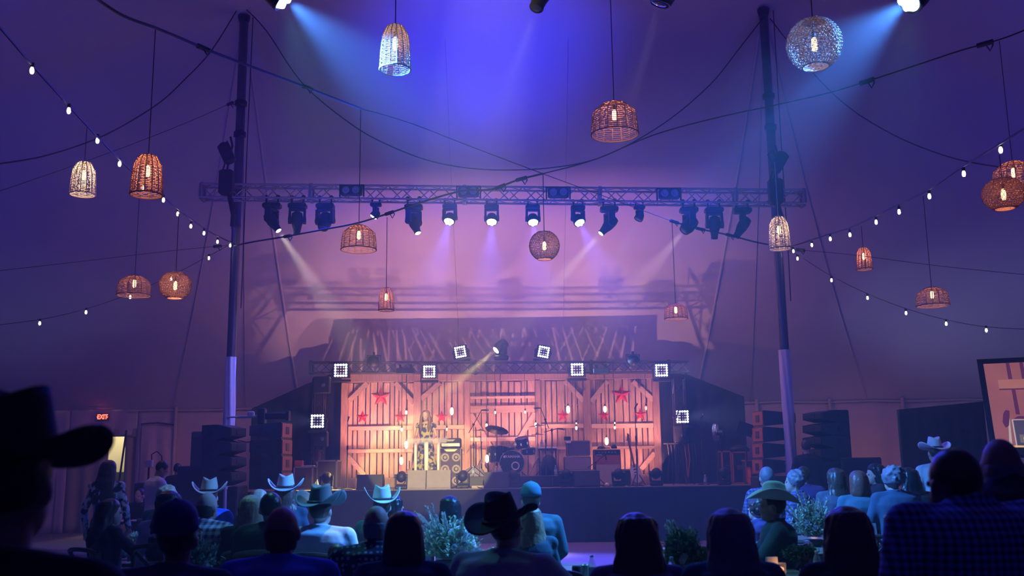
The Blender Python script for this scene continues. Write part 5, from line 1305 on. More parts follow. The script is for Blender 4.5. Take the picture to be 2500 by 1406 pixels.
def hair_mesh(style, pose, turn, nod, seed=0):
    key = ('h', style, pose, turn, nod, seed)
    if key in _cache: return _cache[key]
    S = skel(pose); h = S['head']; mb = MB(); rnd = random.Random(seed); v0 = 0
    NR = 40
    def strand_ring(c, a, b, amp, ph): 
        return [V((c[0] + (a + amp * sin(i * 2 * pi * 9 / NR + ph) + amp * rnd.uniform(-.6, .6)) * cos(2 * pi * i / NR), c[1] + (b + amp * sin(i * 2 * pi * 7 / NR + ph)) * sin(2 * pi * i / NR), c[2])) for i in range(NR)]
    if style == 'short':
        mb.ball(h + V((0, -.022, .028)), (.083, .093, .098), 18, 12)
        vox = .009
    elif style == 'bald':
        [mb.tube([h + V(((.064 - abs(z + .02) * .12) * cos(t), -.012 + (.084 - abs(z + .02) * .1) * sin(t), z)) for t in [pi * .97 + pi * 1.06 * i / 12 for i in range(13)]], .0135, 6) for z in (-.065, -.05, -.035, -.02, -.005, .008)]; vox = .008
    elif style == 'curly':
        mb.ball(h + V((0, -.03, .03)), (.095, .10, .10), 16, 12)
        for k in range(120):
            t = rnd.uniform(0, 2 * pi); z = rnd.uniform(-.6, 1); r = sqrt(1 - z * z) if z < 1 else 0
            p = V((.098 * r * cos(t), -.035 + .10 * r * sin(t), .03 + .105 * z))
            if not (p.y > .03 and p.z < .05): mb.ball(h + p, rnd.uniform(.011, .018), 7, 5)
        vox = .011
    elif style == 'bob':
        R_ = []
        for k, (z, a, b, y) in enumerate([(.130, .018, .02, -.012), (.122, .042, .046, -.014), (.105, .066, .072, -.016), (.07, .085, .092, -.022), (.02, .094, .092, -.035), (-.04, .10, .085, -.045), (-.09, .105, .08, -.05), (-.13, .098, .07, -.05), (-.145, .07, .05, -.05)]):
            R_.append(strand_ring((h.x, h.y + y, h.z + z), a, b, .003, k * .3))
        mb.loft(R_[::-1]); vox = .010
    else:
        L = {'long': .34, 'vlong': .46, 'braid': .2, 'front': .30}[style]
        spec = [(.130, .018, .02, -.012), (.122, .042, .046, -.014), (.105, .066, .072, -.016), (.075, .084, .092, -.02), (.03, .093, .094, -.03), (-.03, .098, .086, -.045), (-.09, .108, .072, -.058)]
        n = 6
        for k in range(1, n + 1):
            f = k / n; spec.append((-.10 - (L - .02) * f, .114 + (.042 * sin(f * 1.9) if style != 'braid' else -.09) * f - (.03 if f == 1 else 0), .058 - .012 * f, -.085 - .025 * min(1, f * 1.5)))
        mb.loft([strand_ring((h.x, h.y + y, h.z + z), a, b, .0045, k * .4 + seed) for k, (z, a, b, y) in enumerate(spec)][::-1])
        for k in range(34):    # locks lying over the back of the hair
            a = pi + pi * (k + rnd.uniform(.1, .9)) / 34; wv = rnd.uniform(.006, .014); ph = rnd.uniform(0, 6); P_ = []; end = rnd.uniform(.8, 1.12)
            ss = [(z, x, b, y) for z, x, b, y in spec[2:]]
            for i, (z, x, b, y) in enumerate(ss):
                if i / len(ss) > end: break
                P_.append(h + V(((x + wv * sin(i * 1.3 + ph)) * cos(a), y + (b + .004) * sin(a), z - (.03 * (end - .8) if i == len(ss) - 1 else 0))))
            if len(P_) > 2: mb.tube(P_, [.008] + [.011] * (len(P_) - 2) + [.006], 5)
        if style == 'front':
            for s in (-1, 1): mb.tube([h + V((s * .06, .02, .08)), h + V((s * .092, .03, 0)), h + V((s * .10, .04, -.12)), h + V((s * .095, .085, -.24)), h + V((s * .09, .09, -.36))], [.02, .026, .034, .036, .02], 10)
        if style == 'braid':
            for k in range(7): mb.ball(h + V((.01 * (-1) ** k, -.125, -.14 - k * .035)), (.03, .026, .026), 8, 6)
        vox = .0085
    hn = 1 if style in ('short', 'bald', 'curly') else .35
    q0 = 0; turned(mb, 0, S['head'] - V((0, .02, .09)), turn, nod * hn)
    me = remesh(mb, vox, 2); _cache[key] = me; return me
def hat(parent, kind, pose, turn, nod, mat, band='black', curl=1.0, tiltx=0):
    S = skel(pose); h = S['head']
    if kind == 'cap':
        m = MB(); m.lathe([(.092, -.01), (.092, .02), (.085, .065), (.06, .10), (.02, .118)], (0, -.01, 0), 20, sy=1.12); o = m.build('cap', mat, parent, smooth=True)
        m = MB(); m.grid(lambda u, v: V(((u - .5) * .15, .085 + .075 * v * (1 - (2 * u - 1) ** 2 * .4), -.0 - .02 * v - .03 * (2 * u - 1) ** 2)), 10, 6); b = m.build('visor', mat, o, smooth=True); b.modifiers.new('s', 'SOLIDIFY').thickness = .004
        m = MB(); m.ball((0, -.01, .118), .009, 6, 4); m.build('button', mat, o)
    else:
        m = MB(); n = 32; rings = []
        for k in range(9):
            f = k / 8; z = -.0 + .118 * f; a = .088 - .024 * f ** 1.8; b = .108 - .022 * f ** 1.6; rg = []
            for i in range(n):
                t = 2 * pi * i / n; pinch = 1 - .22 * f * max(0, sin(t)) ** 2 * abs(cos(t)) * 2
                rg.append(V((a * cos(t) * pinch, b * sin(t), z + .030 * f ** 3 * abs(cos(t)) ** 1.5)))
            rings.append(rg)
        for s_ in (.75, .5, .25, .06):    # creased top
            rings.append([V((p.x * s_, p.y * s_, .118 - .030 * (1 - s_) ** .7 + .030 * abs(cos(2 * pi * i / n)) ** 1.5 * s_ ** 2)) for i, p in enumerate(rings[8])])
        m.loft(rings); o = m.build('hat', mat, parent, smooth=True)
        m = MB()
        def fn(u, v):
            t = 2 * pi * u; r0a, r0b = .086, .106; r1a, r1b = .205, .215; a = r0a + (r1a - r0a) * v; b = r0b + (r1b - r0b) * v
            x = a * cos(t); y = b * sin(t); up = curl * .10 * (abs(cos(t)) ** 2.2) * v ** 1.7; xin = 1 - .16 * curl * v * abs(cos(t)) ** 2
            return V((x * xin, y, .002 + up - .022 * v * abs(sin(t)) ** 2))
        m.grid(fn, 48, 8); b = m.build('brim', mat, o, smooth=True); b.modifiers.new('s', 'SOLIDIFY').thickness = .005
        m = MB(); m.tube([V((.0905 * cos(2 * pi * i / 28), .1105 * sin(2 * pi * i / 28), .015)) for i in range(28)], .011, 5, closed=True); m.build('hat_band', MT[band], o)
    q = Matrix.Rotation(turn, 4, 'Z') @ Matrix.Rotation(nod + R(tiltx), 4, 'X'); piv = S['head'] - V((0, .02, .09))
    base = S['head'] + V((0, -.012, .058))
    o.matrix_local = Matrix.Translation(piv) @ q @ Matrix.Translation(base - piv)
    return o
CH = {}
def chair_at(loc, rz, s, label):
    if 'proto' not in CH:
        t = thing('crossback_chair', label, 'chair', loc, rz, None, s)
        MB().bbox((0, .02, .44), (.42, .42, .035), .012).build('seat', MT['chair'], t)
        for x in (-.18, .18):
            MB().tube([(x, -.17, .0), (x, -.18, .45), (x * 1.02, -.23, .86)], .018, 7).build('leg', MT['chair'], t)
            MB().tube([(x, .20, .0), (x * .95, .18, .43)], .018, 7).build('leg', MT['chair'], t)
        m = MB(); m.tube([(.19 * sin(a) * 1.0, -.235 - .035 * cos(a), .86 + .03 * cos(a)) for a in [-pi / 2 + pi * i / 10 for i in range(11)]], .02, 7); m.build('top_rail', MT['chair'], t)
        for s_ in (-1, 1): MB().bar((s_ * .17, -.185, .47), (-s_ * .16, -.235, .84), .028, .012).build('cross_slat', MT['chair'], t)
        MB().tube([(-.18, -.17, .2), (.18, -.17, .2)], .011, 6).build('stretcher', MT['chair'], t); MB().tube([(-.175, .19, .18), (.175, .19, .18)], .011, 6).build('stretcher', MT['chair'], t)
        CH['proto'] = t; return t
    t = copy_tree(CH['proto']); t.location = loc; t.rotation_euler = (0, 0, rz); t.scale = (s, s, s); t['label'] = label; return t
NAT = {}
def person(px, py, Y, pose, face, label, shirt, hair=None, haircol=None, hatk=None, hatcol=None, skin=0, turn=0, nod=0, sleeve='long', female=False, bulk=1.0, trousers='trousers_dark', seed=0, s=None, chair=None, curl=1.0, z0=0.0, tiltx=0):
    p = at(px, py, Y); top = {'sit': 1.30, 'sta': 1.75 if pose != 'stand_hunch' else 1.66}[pose[:3]] + (.062 if hatk == 'cowboy' else .018 if (hatk or hair not in (None, 'bald')) else 0)
    sc_ = (p.z - z0) / top if s is None else s
    t = thing('person', label, 'person', (p.x, Y, z0), R(face), None, sc_)
    turn, nod = R(turn), R(nod)
    me = body_mesh(pose, turn, nod, female).copy(); me.materials.clear()
    for m_ in (SKIN[skin], MT['eye'], MT['iris'], MT['lip']): me.materials.append(m_)
    put('body', me, t)
    me = shirt_mesh(pose, sleeve, female, bulk).copy(); me.materials.clear(); me.materials.append(CL[shirt]); put('shirt', me, t)
    if trousers: me = trouser_mesh(pose).copy(); me.materials.clear(); me.materials.append(CL[trousers]); put('trousers', me, t); put('shoes', shoe_mesh(pose), t)
    if hair: me = hair_mesh(hair, pose, turn, nod, seed).copy(); me.materials.clear(); me.materials.append(CL[haircol]); put('hair', me, t)
    if hatk: hat(t, hatk, pose, turn, nod, CL[hatcol], curl=curl, tiltx=tiltx)
    if chair: chair_at((p.x, Y, z0), R(face), sc_, chair)
    return t
CL = dict(
 trousers_dark=cloth('trousers_dark', (.03, .035, .07)), white_trousers=cloth('pale_trousers', (.45, .45, .5)),
 white=cloth('white_shirt', (.72, .74, .8)), pale=cloth('pale_shirt', (.55, .68, .72)), navy=cloth('navy_top', (.03, .045, .14)), black=cloth('black_top', (.02, .02, .03)),
 blue=cloth('blue_shirt', (.04, .12, .7)), teal=cloth('teal_shirt', (.07, .17, .22)), denim=cloth('denim_shirt', (.05, .10, .16)), grey=cloth('grey_top', (.10, .12, .16)), purple=cloth('purple_top', (.12, .08, .26)),
 beige=cloth('beige_shirt', (.5, .5, .55)),
 plaid=pattern('plaid_shirt', 'plaid', (.06, .10, .22), (.7, .75, .8), 6.5), check=pattern('check_shirt', 'plaid', (.015, .02, .10), (.16, .26, .8), 13), dots=pattern('dotted_shirt', 'dots', (.02, .03, .10), (.35, .5, .55), 30),
 plaidp=pattern('purple_plaid', 'plaid', (.04, .04, .12), (.22, .2, .4), 9), floralw=pattern('white_floral', 'floral', (.03, .03, .06), (.6, .65, .7), 14),
 floral=pattern('floral_dress', 'floral', (.05, .06, .16), (.55, .45, .15), 13),
 h_black=M('hair_black', (.012, .011, .014), .35, var=.4, nscale=30, bump=.3), h_brown=M('hair_brown', (.07, .04, .03), .4, var=.4, nscale=30, bump=.3), h_grey=M('hair_grey', (.22, .21, .24), .5, var=.3, nscale=30, bump=.3),
 h_blond=M('hair_blond', (.48, .36, .22), .45, var=.35, nscale=30, bump=.3), h_auburn=M('hair_auburn', (.17, .07, .05), .4, var=.4, nscale=30, bump=.3),
 hat_black=M('hat_black', (.012, .012, .02), .8), hat_tan=M('hat_tan', (.5, .40, .30), .8), hat_white=M('hat_white', (.75, .74, .74), .8), hat_grey=M('hat_grey', (.14, .18, .18), .8), cap_teal=M('cap_teal', (.06, .2, .28), .85), cap_navy=M('cap_navy', (.02, .04, .2), .8),
)
CH_ = 'dark crossback chair under '
# foreground silhouettes
person(30, 963, 1.95, 'stand', 4, 'silhouette of a person in a black cowboy hat filling the near exit side corner', 'black', 'short', 'h_black', 'cowboy', 'hat_black', 1, -8, bulk=1.1, curl=.62)
person(2352, 1078, 3.3, 'stand_hunch', 6, 'broad man in a dark blue checked shirt standing nearest the video screen', 'check', 'short', 'h_black', None, None, 2, 10, bulk=1.25)
person(2452, 1062, 3.9, 'stand_hunch', -10, 'bald man in black at the frame edge below the video screen', 'black', 'bald', 'h_grey', None, None, 1, -8, bulk=1.2)
# front rows
person(688, 1236, 5.0, 'sit_rest', 0, 'bald man in a bright blue shirt seen from behind in the front row', 'blue', 'bald', 'h_black', None, None, 1, -5, bulk=1.18, chair=CH_ + 'the bald man in the blue shirt')
person(437, 1240, 4.7, 'sit_rest', -10, 'person in a dark blue cap and navy top leaning forward', 'navy', 'short', 'h_black', 'cap', 'cap_navy', 1, 15, 12, bulk=1.2, chair=CH_ + 'the person in the dark blue cap')
person(985, 1245, 5.2, 'sit_rest', 0, 'dark haired woman in a navy top seen from behind beside the flowers', 'navy', 'bob', 'h_black', None, None, 0, 10, female=True, bulk=1.15, chair=CH_ + 'the dark haired woman in navy')
person(918, 1234, 6.4, 'sit_lean', 10, 'bald man in a dotted shirt beside the dark haired woman', 'dots', 'bald', 'h_grey', None, None, 0, -20, bulk=1.15, chair=CH_ + 'the bald man in the dotted shirt')
person(1233, 1211, 5.7, 'sit_lean', -25, 'person in a tilted black cowboy hat and pale shirt at the flower table', 'beige', 'short', 'h_black', 'cowboy', 'hat_black', 0, -12, 0, bulk=1.3, chair=CH_ + 'the person in the tilted black hat', tiltx=14, curl=.8)
person(1552, 1249, 5.0, 'sit_rest', 0, 'woman with very long dark brown hair in a lilac top', 'purple', 'vlong', 'h_black', None, None, 0, 5, female=True, bulk=1.1, sleeve='short', chair=CH_ + 'the woman with very long dark hair', seed=1)
person(1778, 1238, 4.9, 'sit_rest', 0, 'woman with straight silvery blond hair in a dark denim top', 'denim', 'long', 'h_grey', None, None, 0, 0, female=True, bulk=1.15, chair=CH_ + 'the silvery blond woman', seed=2)
person(2065, 1233, 4.8, 'sit_rest', 0, 'woman with wavy dark grey hair in black before the second flower table', 'black', 'long', 'h_brown', None, None, 0, -8, female=True, bulk=1.15, chair=CH_ + 'the wavy haired woman in black', seed=3)
# middle rows, exit side
person(783, 1190, 8.2, 'sit_rest', -8, 'man in a dark cowboy hat and pale shirt behind the bald blue shirted man', 'pale', 'short', 'h_brown', 'cowboy', 'hat_grey', 0, -10, bulk=1.25, chair=CH_ + 'the man in the dark cowboy hat')
person(505, 1202, 8.9, 'sit_rest', -12, 'balding man in a pale plaid shirt at the candle table', 'plaid', 'bald', 'h_brown', None, None, 0, -10, bulk=1.15, chair=CH_ + 'the balding man in plaid')
person(512, 1171, 11.4, 'sit_rest', 0, 'person in a tan cowboy hat and navy shirt behind the plaid man', 'blue', 'short', 'h_brown', 'cowboy', 'hat_tan', 0, 10, bulk=1.1, chair=CH_ + 'the person in the tan hat')
person(412, 1196, 9.2, 'sit_rest', 0, 'dark haired woman in a white top in front of the standing man', 'white', 'long', 'h_black', None, None, 0, 20, female=True, chair=CH_ + 'the dark haired woman in white', seed=4)
person(408, 1184, 11.5, 'sit_rest', 0, 'person with short blond curls beside the standing man', 'teal', 'curly', 'h_blond', None, None, 0, 10, female=True, chair=CH_ + 'the person with blond curls', seed=5)
person(614, 1207, 8.7, 'sit_rest', 12, 'woman with long blond hair in loose curls between two men', 'black', 'long', 'h_blond', None, None, 0, 15, female=True, chair=CH_ + 'the woman with loose blond curls', seed=6)
person(632, 1193, 10.6, 'sit_rest', 0, 'fair haired person in grey behind the woman with loose curls', 'grey', 'bob', 'h_blond', None, None, 0, -10, female=True, chair=CH_ + 'the fair haired person in grey', seed=7)
person(662, 1198, 8.3, 'sit_rest', 0, 'man with short dark hair in black behind the bald blue shirted man', 'black', 'short', 'h_black', None, None, 0, 18, bulk=1.1, chair=CH_ + 'the short haired man in black', seed=8)
person(698, 1163, 11.2, 'sit_rest', 0, 'woman in a white cowboy hat with brown hair lit from the stage', 'denim', 'long', 'h_auburn', 'cowboy', 'hat_white', 0, 6, female=True, chair=CH_ + 'the woman in the white hat', seed=9)
person(827, 1288, 7.2, 'sit_rest', 20, 'small dark haired child in a pale top in front of the hat wearer', 'pale', 'bob', 'h_brown', None, None, 0, 10, female=True, s=.82, chair=CH_ + 'the small dark haired child', seed=10)
person(933, 1190, 9.8, 'sit_rest', 0, 'person in a pale creased cowboy hat behind the bald dotted man', 'teal', 'short', 'h_brown', 'cowboy', 'hat_white', 0, 12, bulk=1.05, chair=CH_ + 'the person in the pale creased hat', curl=1.2)
person(962, 1208, 10.4, 'sit_rest', -15, 'dark haired person beside the pale creased hat', 'black', 'long', 'h_black', None, None, 0, -20, female=True, seed=11)
person(1098, 1209, 10.3, 'sit_rest', 8, 'woman with shoulder length dark hair behind the flower arrangement', 'white', 'long', 'h_black', None, None, 0, 5, female=True, chair=CH_ + 'the woman behind the flowers', seed=12)
person(1296, 1187, 9.8, 'sit_rest', -6, 'man in a teal cap and teal shirt facing the stage', 'teal', 'short', 'h_brown', 'cap', 'cap_teal', 0, 20, bulk=1.2, chair=CH_ + 'the man in the teal cap')
person(1290, 1232, 8.0, 'sit_rest', 10, 'woman with long blond hair close beside the tilted black hat', 'teal', 'vlong', 'h_blond', None, None, 0, 15, female=True, chair=CH_ + 'the long blond haired woman', seed=13)
# middle rows, screen side
person(1884, 1182, 8.6, 'sit_lean', 78, 'man in a pale cowboy hat and denim shirt turned in profile', 'denim', 'short', 'h_brown', 'cowboy', 'hat_white', 0, 5, 6, bulk=1.15, chair=CH_ + 'the man in profile', curl=.85)
for a in ((1871, 1137, 13.6, 'short', 'h_grey', 'plaidp', 'grey haired person in a plaid shirt at the far table by the stacks', 0), (1940, 1147, 13.2, 'curly', 'h_grey', 'plaidp', 'grey curly haired person turned sideways at the far table', 60), (1960, 1136, 15.0, 'short', 'h_brown', 'purple', 'brown haired person behind the grey curly haired one', 0),
          (2039, 1141, 12.6, 'long', 'h_brown', 'grey', 'woman with long brown hair at the far table', 0), (2094, 1147, 11.6, 'bob', 'h_auburn', 'teal', 'woman with auburn bob in a pale teal top', 0), (2137, 1130, 14.5, 'long', 'h_black', 'black', 'dark haired woman in profile at the far table', 75),
          (2178, 1135, 11.2, 'curly', 'h_grey', 'denim', 'person with short silver hair in a denim jacket', 0), (2216, 1140, 12.2, 'long', 'h_black', 'black', 'dark haired person in the shade of the black drape', 0), (1848, 1215, 10.8, 'curly', 'h_brown', 'purple', 'curly haired person in purple behind the profile man', 30)):
    person(a[0], a[1], a[2], 'sit_rest', a[7], a[6], a[5], a[3], a[4], None, None, 0, 10, female=a[3] not in ('short',), chair=CH_ + 'the ' + a[6].split(' at ')[0].split(' in ')[0], seed=int(a[0]), bulk=1.08)
person(2281, 1069, 13.5, 'stand', 0, 'standing man in a white cowboy hat and pale shirt before the black drape', 'pale', 'short', 'h_brown', 'cowboy', 'hat_white', 0, 6, bulk=1.15, curl=.8)
# standing and seated people by the doorway
person(385, 1118, 15.5, 'stand_read', -50, 'standing man in white shirt and pale trousers with head bowed', 'white', 'short', 'h_black', None, None, 1, -20, -30, bulk=1.1, trousers='white_trousers')
person(266, 1120, 13.0, 'stand', 0, 'standing woman with long brown hair in a patterned top by the doorway', 'floralw', 'long', 'h_brown', None, None, 0, -5, female=True, seed=14)
person(343, 1190, 17.5, 'sit_table', 170, 'man in black seated facing the audience beside the doorway', 'black', 'short', 'h_black', None, None, 0, 0, chair=CH_ + 'the seated man beside the doorway')
person(434, 1128, 22.4, 'stand', 20, 'dark haired technician half hidden behind the mixing desk', 'black', 'short', 'h_black', None, None, 1, 0)
person(268, 1216, 9.5, 'sit_lean', -35, 'person in a dark top reaching over the candle table by the doorway', 'black', 'long', 'h_brown', None, None, 0, -20, female=True, chair=CH_ + 'the person reaching over the candle table', seed=15)
person(1967, 1070, 21.0, 'stand', 0, 'technician in shade between the pole and the gapped speaker stack', 'black', 'short', 'h_brown', None, None, 0, 0)
# lamp box behind the bowed man
hs = thing('wall_box', 'small pale box with a looping cable on a post behind the bowed man', 'box', (at(364, 1132, 20).x, 20, 0)); zz = at(364, 1132, 20).z
MB().bbox((0, 0, zz), (.14, .1, .14), .01).build('box_body', MT['cone'], hs); MB().cyl((0, 0, 0), (0, 0, zz - .07), .02).build('post', MT['black'], hs)
MB().tube([(.05, 0, zz + .05), (.04, 0, zz + .18), (.14, 0, zz + .24), (.24, 0, zz + .15), (.26, 0, zz - .05)], .012).build('cable', MT['rope'], hs)
# the speaking woman
WY = 24.25
sp_top = at(1040, 999, WY); ws = (sp_top.z - ZD) / 1.77
wm = thing('person', 'woman with long brown hair in a floral dress speaking at the podium', 'person', (sp_top.x, WY, ZD), R(180 - 6), None, ws)
me = body_mesh('stand_podium', R(-6), R(-14), True).copy(); me.materials.clear()
for m_ in (SKIN[0], MT['eye'], MT['iris'], MT['lip']): me.materials.append(m_)
put('body', me, wm)
S = skel('stand_podium'); mb = MB(); n = 36
rg = []
for z, a, b in [(.06, .33, .26), (.3, .29, .23), (.6, .235, .19), (.85, .195, .155), (.97, .175, .135), (1.09, .135, .108), (1.2, .152, .118), (1.32, .165, .122), (1.40, .15, .10), (1.44, .12, .08)]:
    fl = .018 * max(0, (1.0 - z)); rg.append([V(((a + fl * sin(i * 2 * pi * 11 / n)) * cos(2 * pi * i / n), (b + fl * sin(i * 2 * pi * 11 / n)) * sin(2 * pi * i / n), z)) for i in range(n)])
mb.loft(rg); o = mb.build('dress', CL['floral'], wm, smooth=True)
mb = MB()
for s_ in (-1, 1):
    for k in range(3): mb.tube([S['sh'] * 1 + V((-.02 * 0, 0, 0)) if False else V((s_ * (.155 + .015 * k + .035 * cos(t)), -.01 + .075 * sin(t), 1.43 - .022 * k + .018 * sin(t * 5))) for t in [2 * pi * i / 14 for i in range(14)]], .022, 6, closed=True)
mb.build('ruffle_sleeves', CL['floral'], wm, smooth=True)
MB().tube([V((.137 * cos(2 * pi * i / 20), .11 * sin(2 * pi * i / 20), 1.09)) for i in range(20)], .012, 5, closed=True).build('belt', MT['gold'], wm)
me = hair_mesh('front', 'stand_podium', R(-6), R(-14), 21).copy(); me.materials.clear(); me.materials.append(CL['h_brown2'] if 'h_brown2' in CL else M('hair_chestnut', (.22, .11, .05), .4, var=.4, nscale=30)); put('hair', me, wm)

# ------------------------------------------------------------ tables and what stands on them
def table(px0, px1, Y0, Y1, label, zt=.76):
    a, b = at(px0, 1300, Y0), at(px1, 1300, Y0); w_ = b.x - a.x; d = Y1 - Y0
    t = thing('banquet_table', label, 'table', ((a.x + b.x) / 2, (Y0 + Y1) / 2, 0)); nb = 5
    for k in range(nb): MB().bbox((0, -d / 2 + d * (k + .5) / nb, zt - .02), (w_, d / nb - .006, .04), .006).build('plank', MT['table'], t)
    for x in (-w_ / 2 + .12, w_ / 2 - .12):
        for y in (-d / 2 + .1, d / 2 - .1): MB().bbox((x, y, (zt - .04) / 2), (.08, .08, zt - .04), .01).build('leg', MT['table'], t)
    for y in (-d / 2 + .08, d / 2 - .08): MB().box((0, y, zt - .09), (w_ - .2, .03, .1)).build('apron', MT['table'], t)
    return t
table(1000, 1470, 7.95, 9.1, 'long wooden table carrying the large flower arrangement')
table(1510, 2060, 7.0, 8.3, 'wooden table before the silvery blond woman with bottles and candle')
table(1860, 2080, 9.8, 11.0, 'wooden table with the second flower arrangement and menu cards')
table(300, 560, 7.4, 8.2, 'dark wooden table under the dim flowers and candle')
table(760, 900, 6.9, 7.7, 'wooden table corner with a plastic bottle beside the dotted shirt man')
table(1620, 1860, 9.6, 10.8, 'empty end of a wooden table behind the silvery blond woman')
def leafv(mb, p, d, L, w_, up):
    d = d.normalized(); x = d.cross(up); x = x.normalized() if x.length > .01 else V((1, 0, 0))
    m1 = p + d * L * .5 + up * .01; e = p + d * L - up * L * .12
    mb.add([p, m1 + x * w_, e, m1 - x * w_], [(0, 1, 2, 3)])
def arrangement(px, py, Y, wpx, hpx, label, seed, leaf='leafg', zt=.76, blooms=9, pamp=8, petal='petal'):
    rnd = random.Random(seed); p = at(px, py, Y); k = 1 / ppm(Y, .9); w_, h = wpx * k, hpx * k
    t = thing('flower_arrangement', label, 'flowers', (p.x, Y, zt))
    vk = min(1, w_ / .75); MB().lathe([(.07 * vk, 0), (.10 * vk, .04 * vk), (.11 * vk, .09 * vk), (.09 * vk, .11 * vk)], n=16, sx=1.5).build('vase', MT['vase'], t, smooth=True)
    m = MB()
    for i in range(130):   # sprigs of leaves
        a = rnd.uniform(0, 2 * pi); el = rnd.uniform(.1, 1.35); L = rnd.uniform(.6, 1.0)
        d = V((cos(a) * cos(el) * w_ * .5, sin(a) * cos(el) * w_ * .32, sin(el) * h * .9)) * L; b = V((rnd.uniform(-.08, .08), rnd.uniform(-.05, .05), .1))
        m.tube([b, b + d * .5 + V((0, 0, .02)), b + d], .0025, 3)
        for q in range(9):
            f = .3 + .7 * q / 8; c = b + d * f; side = V((rnd.uniform(-1, 1), rnd.uniform(-1, 1), rnd.uniform(-.3, 1))).normalized()
            leafv(m, c, side + d.normalized() * .8, rnd.uniform(.04, .075), .011, V((0, 0, 1)) if abs(side.z) < .8 else V((1, 0, 0)))
    m.build('foliage', MT[leaf], t, kind='stuff')
    for i in range(pamp):  # feathery dried plumes
        a = rnd.uniform(-.9, .9); d = V((sin(a) * w_ * .55 - (w_ * .15), rnd.uniform(-.1, .1), cos(a) * h * rnd.uniform(.85, 1.08))); m = MB(); b = V((0, 0, .12)); m.tube([b, b + d], .003, 4)
        for q in range(46):
            f = .45 + .55 * q / 45; c = b + d * f; sd = V((rnd.uniform(-1, 1), rnd.uniform(-1, 1), rnd.uniform(.2, 1))).normalized()
            leafv(m, c, sd + d.normalized() * 1.6, .06 * (1.25 - f * .6), .005, V((0, 1, 0)))
        m.build('plume', MT['pampas'], t)
    for i in range(blooms):
        a = rnd.uniform(pi, 2 * pi); el = rnd.uniform(.1, 1.1); c = V((cos(a) * cos(el) * w_ * .36, sin(a) * cos(el) * w_ * .26, .12 + sin(el) * h * .55)); m = MB(); r = rnd.uniform(.028, .045)
        for ring in range(3):
            for q in range(6):
                an = q * pi / 3 + ring * .5; dd = V((cos(an), sin(an) * .6 - .5, sin(an) * .8 + .2)).normalized(); u = V((0, -1, .4)).normalized()
                e = c + V((cos(an) * r * (1 - ring * .25), -.01 * ring, sin(an) * r * (1 - ring * .25))); x = V((-sin(an), 0, cos(an))) * r * .45
                m.add([c, c.lerp(e, .6) + x, e, c.lerp(e, .6) - x], [(0, 1, 2, 3)])
        m.ball(c + V((0, -.01, 0)), r * .25, 6, 4); m.build('blossom', MT[petal], t)
    return t
arrangement(1100, 1340, 8.5, 190, 112, 'large pale green flower arrangement with dried plumes at centre table', 1, pamp=9, blooms=10)
arrangement(1985, 1310, 10.6, 120, 108, 'green and white flower arrangement beyond the hatted profile man', 2, pamp=5, blooms=6)
arrangement(1672, 1370, 7.7, 110, 95, 'dim flower arrangement with white blossoms beside the silvery blond woman', 3, 'leafd', blooms=12, pamp=4)
arrangement(470, 1390, 7.8, 130, 80, 'dark leafy arrangement behind the capped person', 4, 'leafd', blooms=3, pamp=3)
arrangement(572, 1215, 12.0, 60, 45, 'faint purple plumed arrangement beyond the plaid man', 5, 'leafd', blooms=2, pamp=6)
arrangement(745, 1300, 9.4, 60, 40, 'dim leafy arrangement beside the pale shirted hat wearer', 6, 'leafd', blooms=1, pamp=3)
tag_ = arrangement(1955, 1335, 8.0, 34, 30, 'tiny posy of orange flowers near the menu card', 7, 'leafd', blooms=9, pamp=0, petal='petaly')
arrangement(345, 1290, 10.1, 50, 40, 'small green and white posy beside the candle at the doorway table', 8, 'leafg', zt=.76, blooms=5, pamp=0)
table(300, 420, 9.7, 10.6, 'small table end carrying the posy and candle by the doorway')
def candle(px, py, Y, label, zt=.76):
    p = at(px, py, Y); t = thing('candle_holder', label, 'candle', (p.x, Y, zt)); MB().lathe([(.042, 0), (.048, .12)], n=14).build('glass_cup', MT['glass'], t)
    MB().lathe([(.03, .01), (.03, .085), (.01, .095)], n=12).build('candle', MT['candle'], t, smooth=True)
    l = bpy.data.lights.new('candle_light', 'POINT'); l.energy = .07; l.color = (1, .4, .15); l.shadow_soft_size = .03; o = bpy.data.objects.new('candle_light', l); col.objects.link(o); o.parent = t; o.location = (0, 0, .14)
candle(361, 1322, 10.0, 'orange candle in glass beside the doorway table posy')
candle(1903, 1380, 7.5, 'orange candle in glass beside the tall menu card')
candle(2141, 1285, 11.6, 'pinkish candle in glass before the white cups')
candle(1981, 1212, 12.0, 'tiny bright candle at the far table of grey haired people')
table(1900, 2060, 11.7, 12.4, 'far table with the tiny bright candle')
def card(px, Y, wpx, h, label, rz=12, zt=.76):
    p = at(px, 1300, Y); w_ = wpx / ppm(Y, .8); t = thing('menu_card', label, 'card', (p.x, Y, zt), R(rz)); m = MB(); m.box((0, -.02, h / 2), (w_, .004, h), Matrix.Rotation(R(-8), 3, 'X')); m.box((0, .02, h / 2), (w_, .004, h), Matrix.Rotation(R(8), 3, 'X')); m.build('folded_card', MT['paper'], t)
card(1880, 7.55, 28, .16, 'grey menu card standing beside the candle near the blond woman'); card(2125, 11.1, 30, .2, 'pale menu card standing next to the pinkish candle'); card(1163, 8.15, 34, .12, 'white table number card before the large flower arrangement', 0); card(1837, 10.0, 24, .1, 'small white tent card behind the silvery blond woman', -20)
BT = [(810, 7.2, .18, 'plastic water bottle beside the dotted shirt man'), (1445, 7.4, .20, 'plastic water bottle beside the woman with very long dark hair'), (1640, 7.3, .19, 'plastic water bottle between the two long haired women'), (1995, 7.8, .18, 'clear bottle before the wavy haired woman')]
for px, Y, h, lb in BT: bottle((at(px, 1380, Y).x, Y, .76), lb, h)
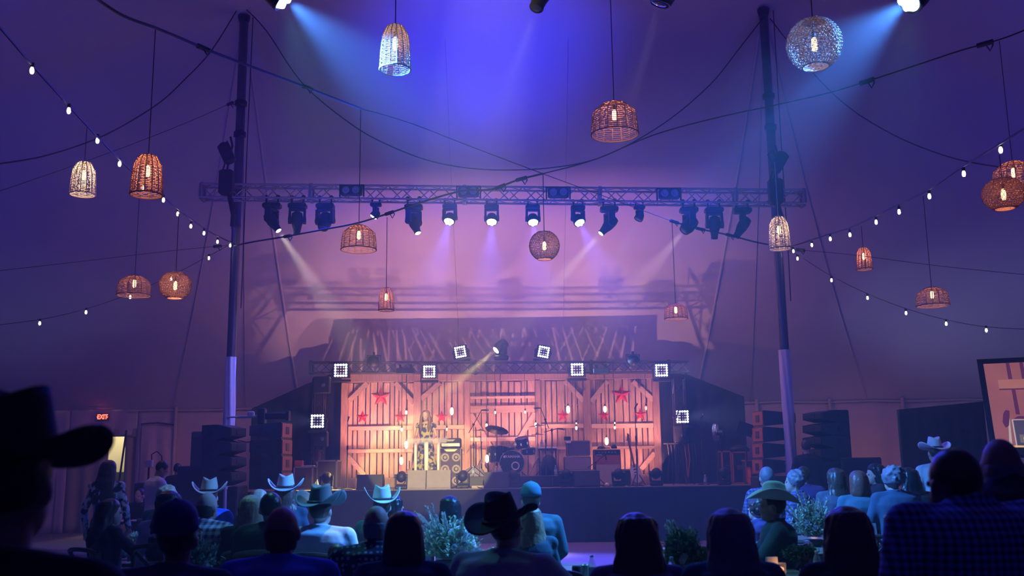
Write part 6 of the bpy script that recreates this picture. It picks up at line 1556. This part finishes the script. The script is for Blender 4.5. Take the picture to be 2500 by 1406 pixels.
def can(px, Y, label, mat='alu', h=.12, r=.033, nm='drink_can', cat='can'):
    t = thing(nm, label, cat, (at(px, 1380, Y).x, Y, .76)); MB().lathe([(r * .8, 0), (r, .01), (r, h - .01), (r * .85, h)], n=14).build('shell', MT[mat], t, smooth=True); MB().cyl((0, 0, h), (0, 0, h + .004), r * .8, n=12).build('lid', MT['alu'], t)
can(1407, 7.5, 'dark drink can beside the water bottle of the long haired woman', 'case'); can(1428, 7.6, 'pale drink can beside the water bottle of the long haired woman')
can(612, 9.7, 'white paper cup beside the bald man in blue', 'paper', .1, .035, 'paper_cup', 'cup')
can(2232, 11.4, 'white paper cup before the checked shirt man, nearer the flowers', 'paper', .12, .05, 'paper_cup', 'cup'); can(2252, 11.7, 'white paper cup before the checked shirt man, nearer his sleeve', 'paper', .16, .06, 'paper_cup', 'cup')
table(2090, 2340, 10.9, 12.2, 'table end with paper cups beside the checked shirt man')
table(1395, 1500, 7.15, 7.85, 'table corner with cans beside the tilted black hat')
table(585, 655, 9.3, 10.0, 'table corner with a paper cup beside the bald man in blue')
def plate(px, Y, label): 
    t = MB().lathe([(.05, 0), (.06, .005), (.12, .018), (.115, .022), (.055, .01)], n=20).build('plate', MT['paper'], smooth=True); t.location = (at(px, 1380, Y).x, Y, .762); tag(t, label, 'plate')
plate(1010, 8.3, 'white plate at the near side of the flower table'); plate(2000, 7.5, 'white plate before the wavy haired woman'); plate(1345, 8.3, 'white plate beside the blond haired woman'); plate(2170, 11.3, 'white plate beside the pinkish candle')
for k, (px, Y, rz, lb) in enumerate(((1072, 7.3, 0, 'empty dark crossback chair pulled up to the flower table'), (1375, 7.2, -20, 'empty dark crossback chair at the flower table corner'), (1478, 8.8, 60, 'empty dark crossback chair turned beside the flower table end'), (1660, 9.2, 5, 'empty crossback chair behind the dim flowers'), (1930, 9.1, -15, 'empty crossback chair below the second flower arrangement'), (2165, 10.4, 0, 'empty crossback chair before the pinkish candle'), (2100, 10.3, 10, 'empty crossback chair beside the pale menu card'), (880, 9.6, 0, 'empty crossback chair behind the small dark haired child'))):
    chair_at((at(px, 1300, Y).x, Y, 0), R(rz), 1.0, lb)
# ------------------------------------------------------------ haze in the tent
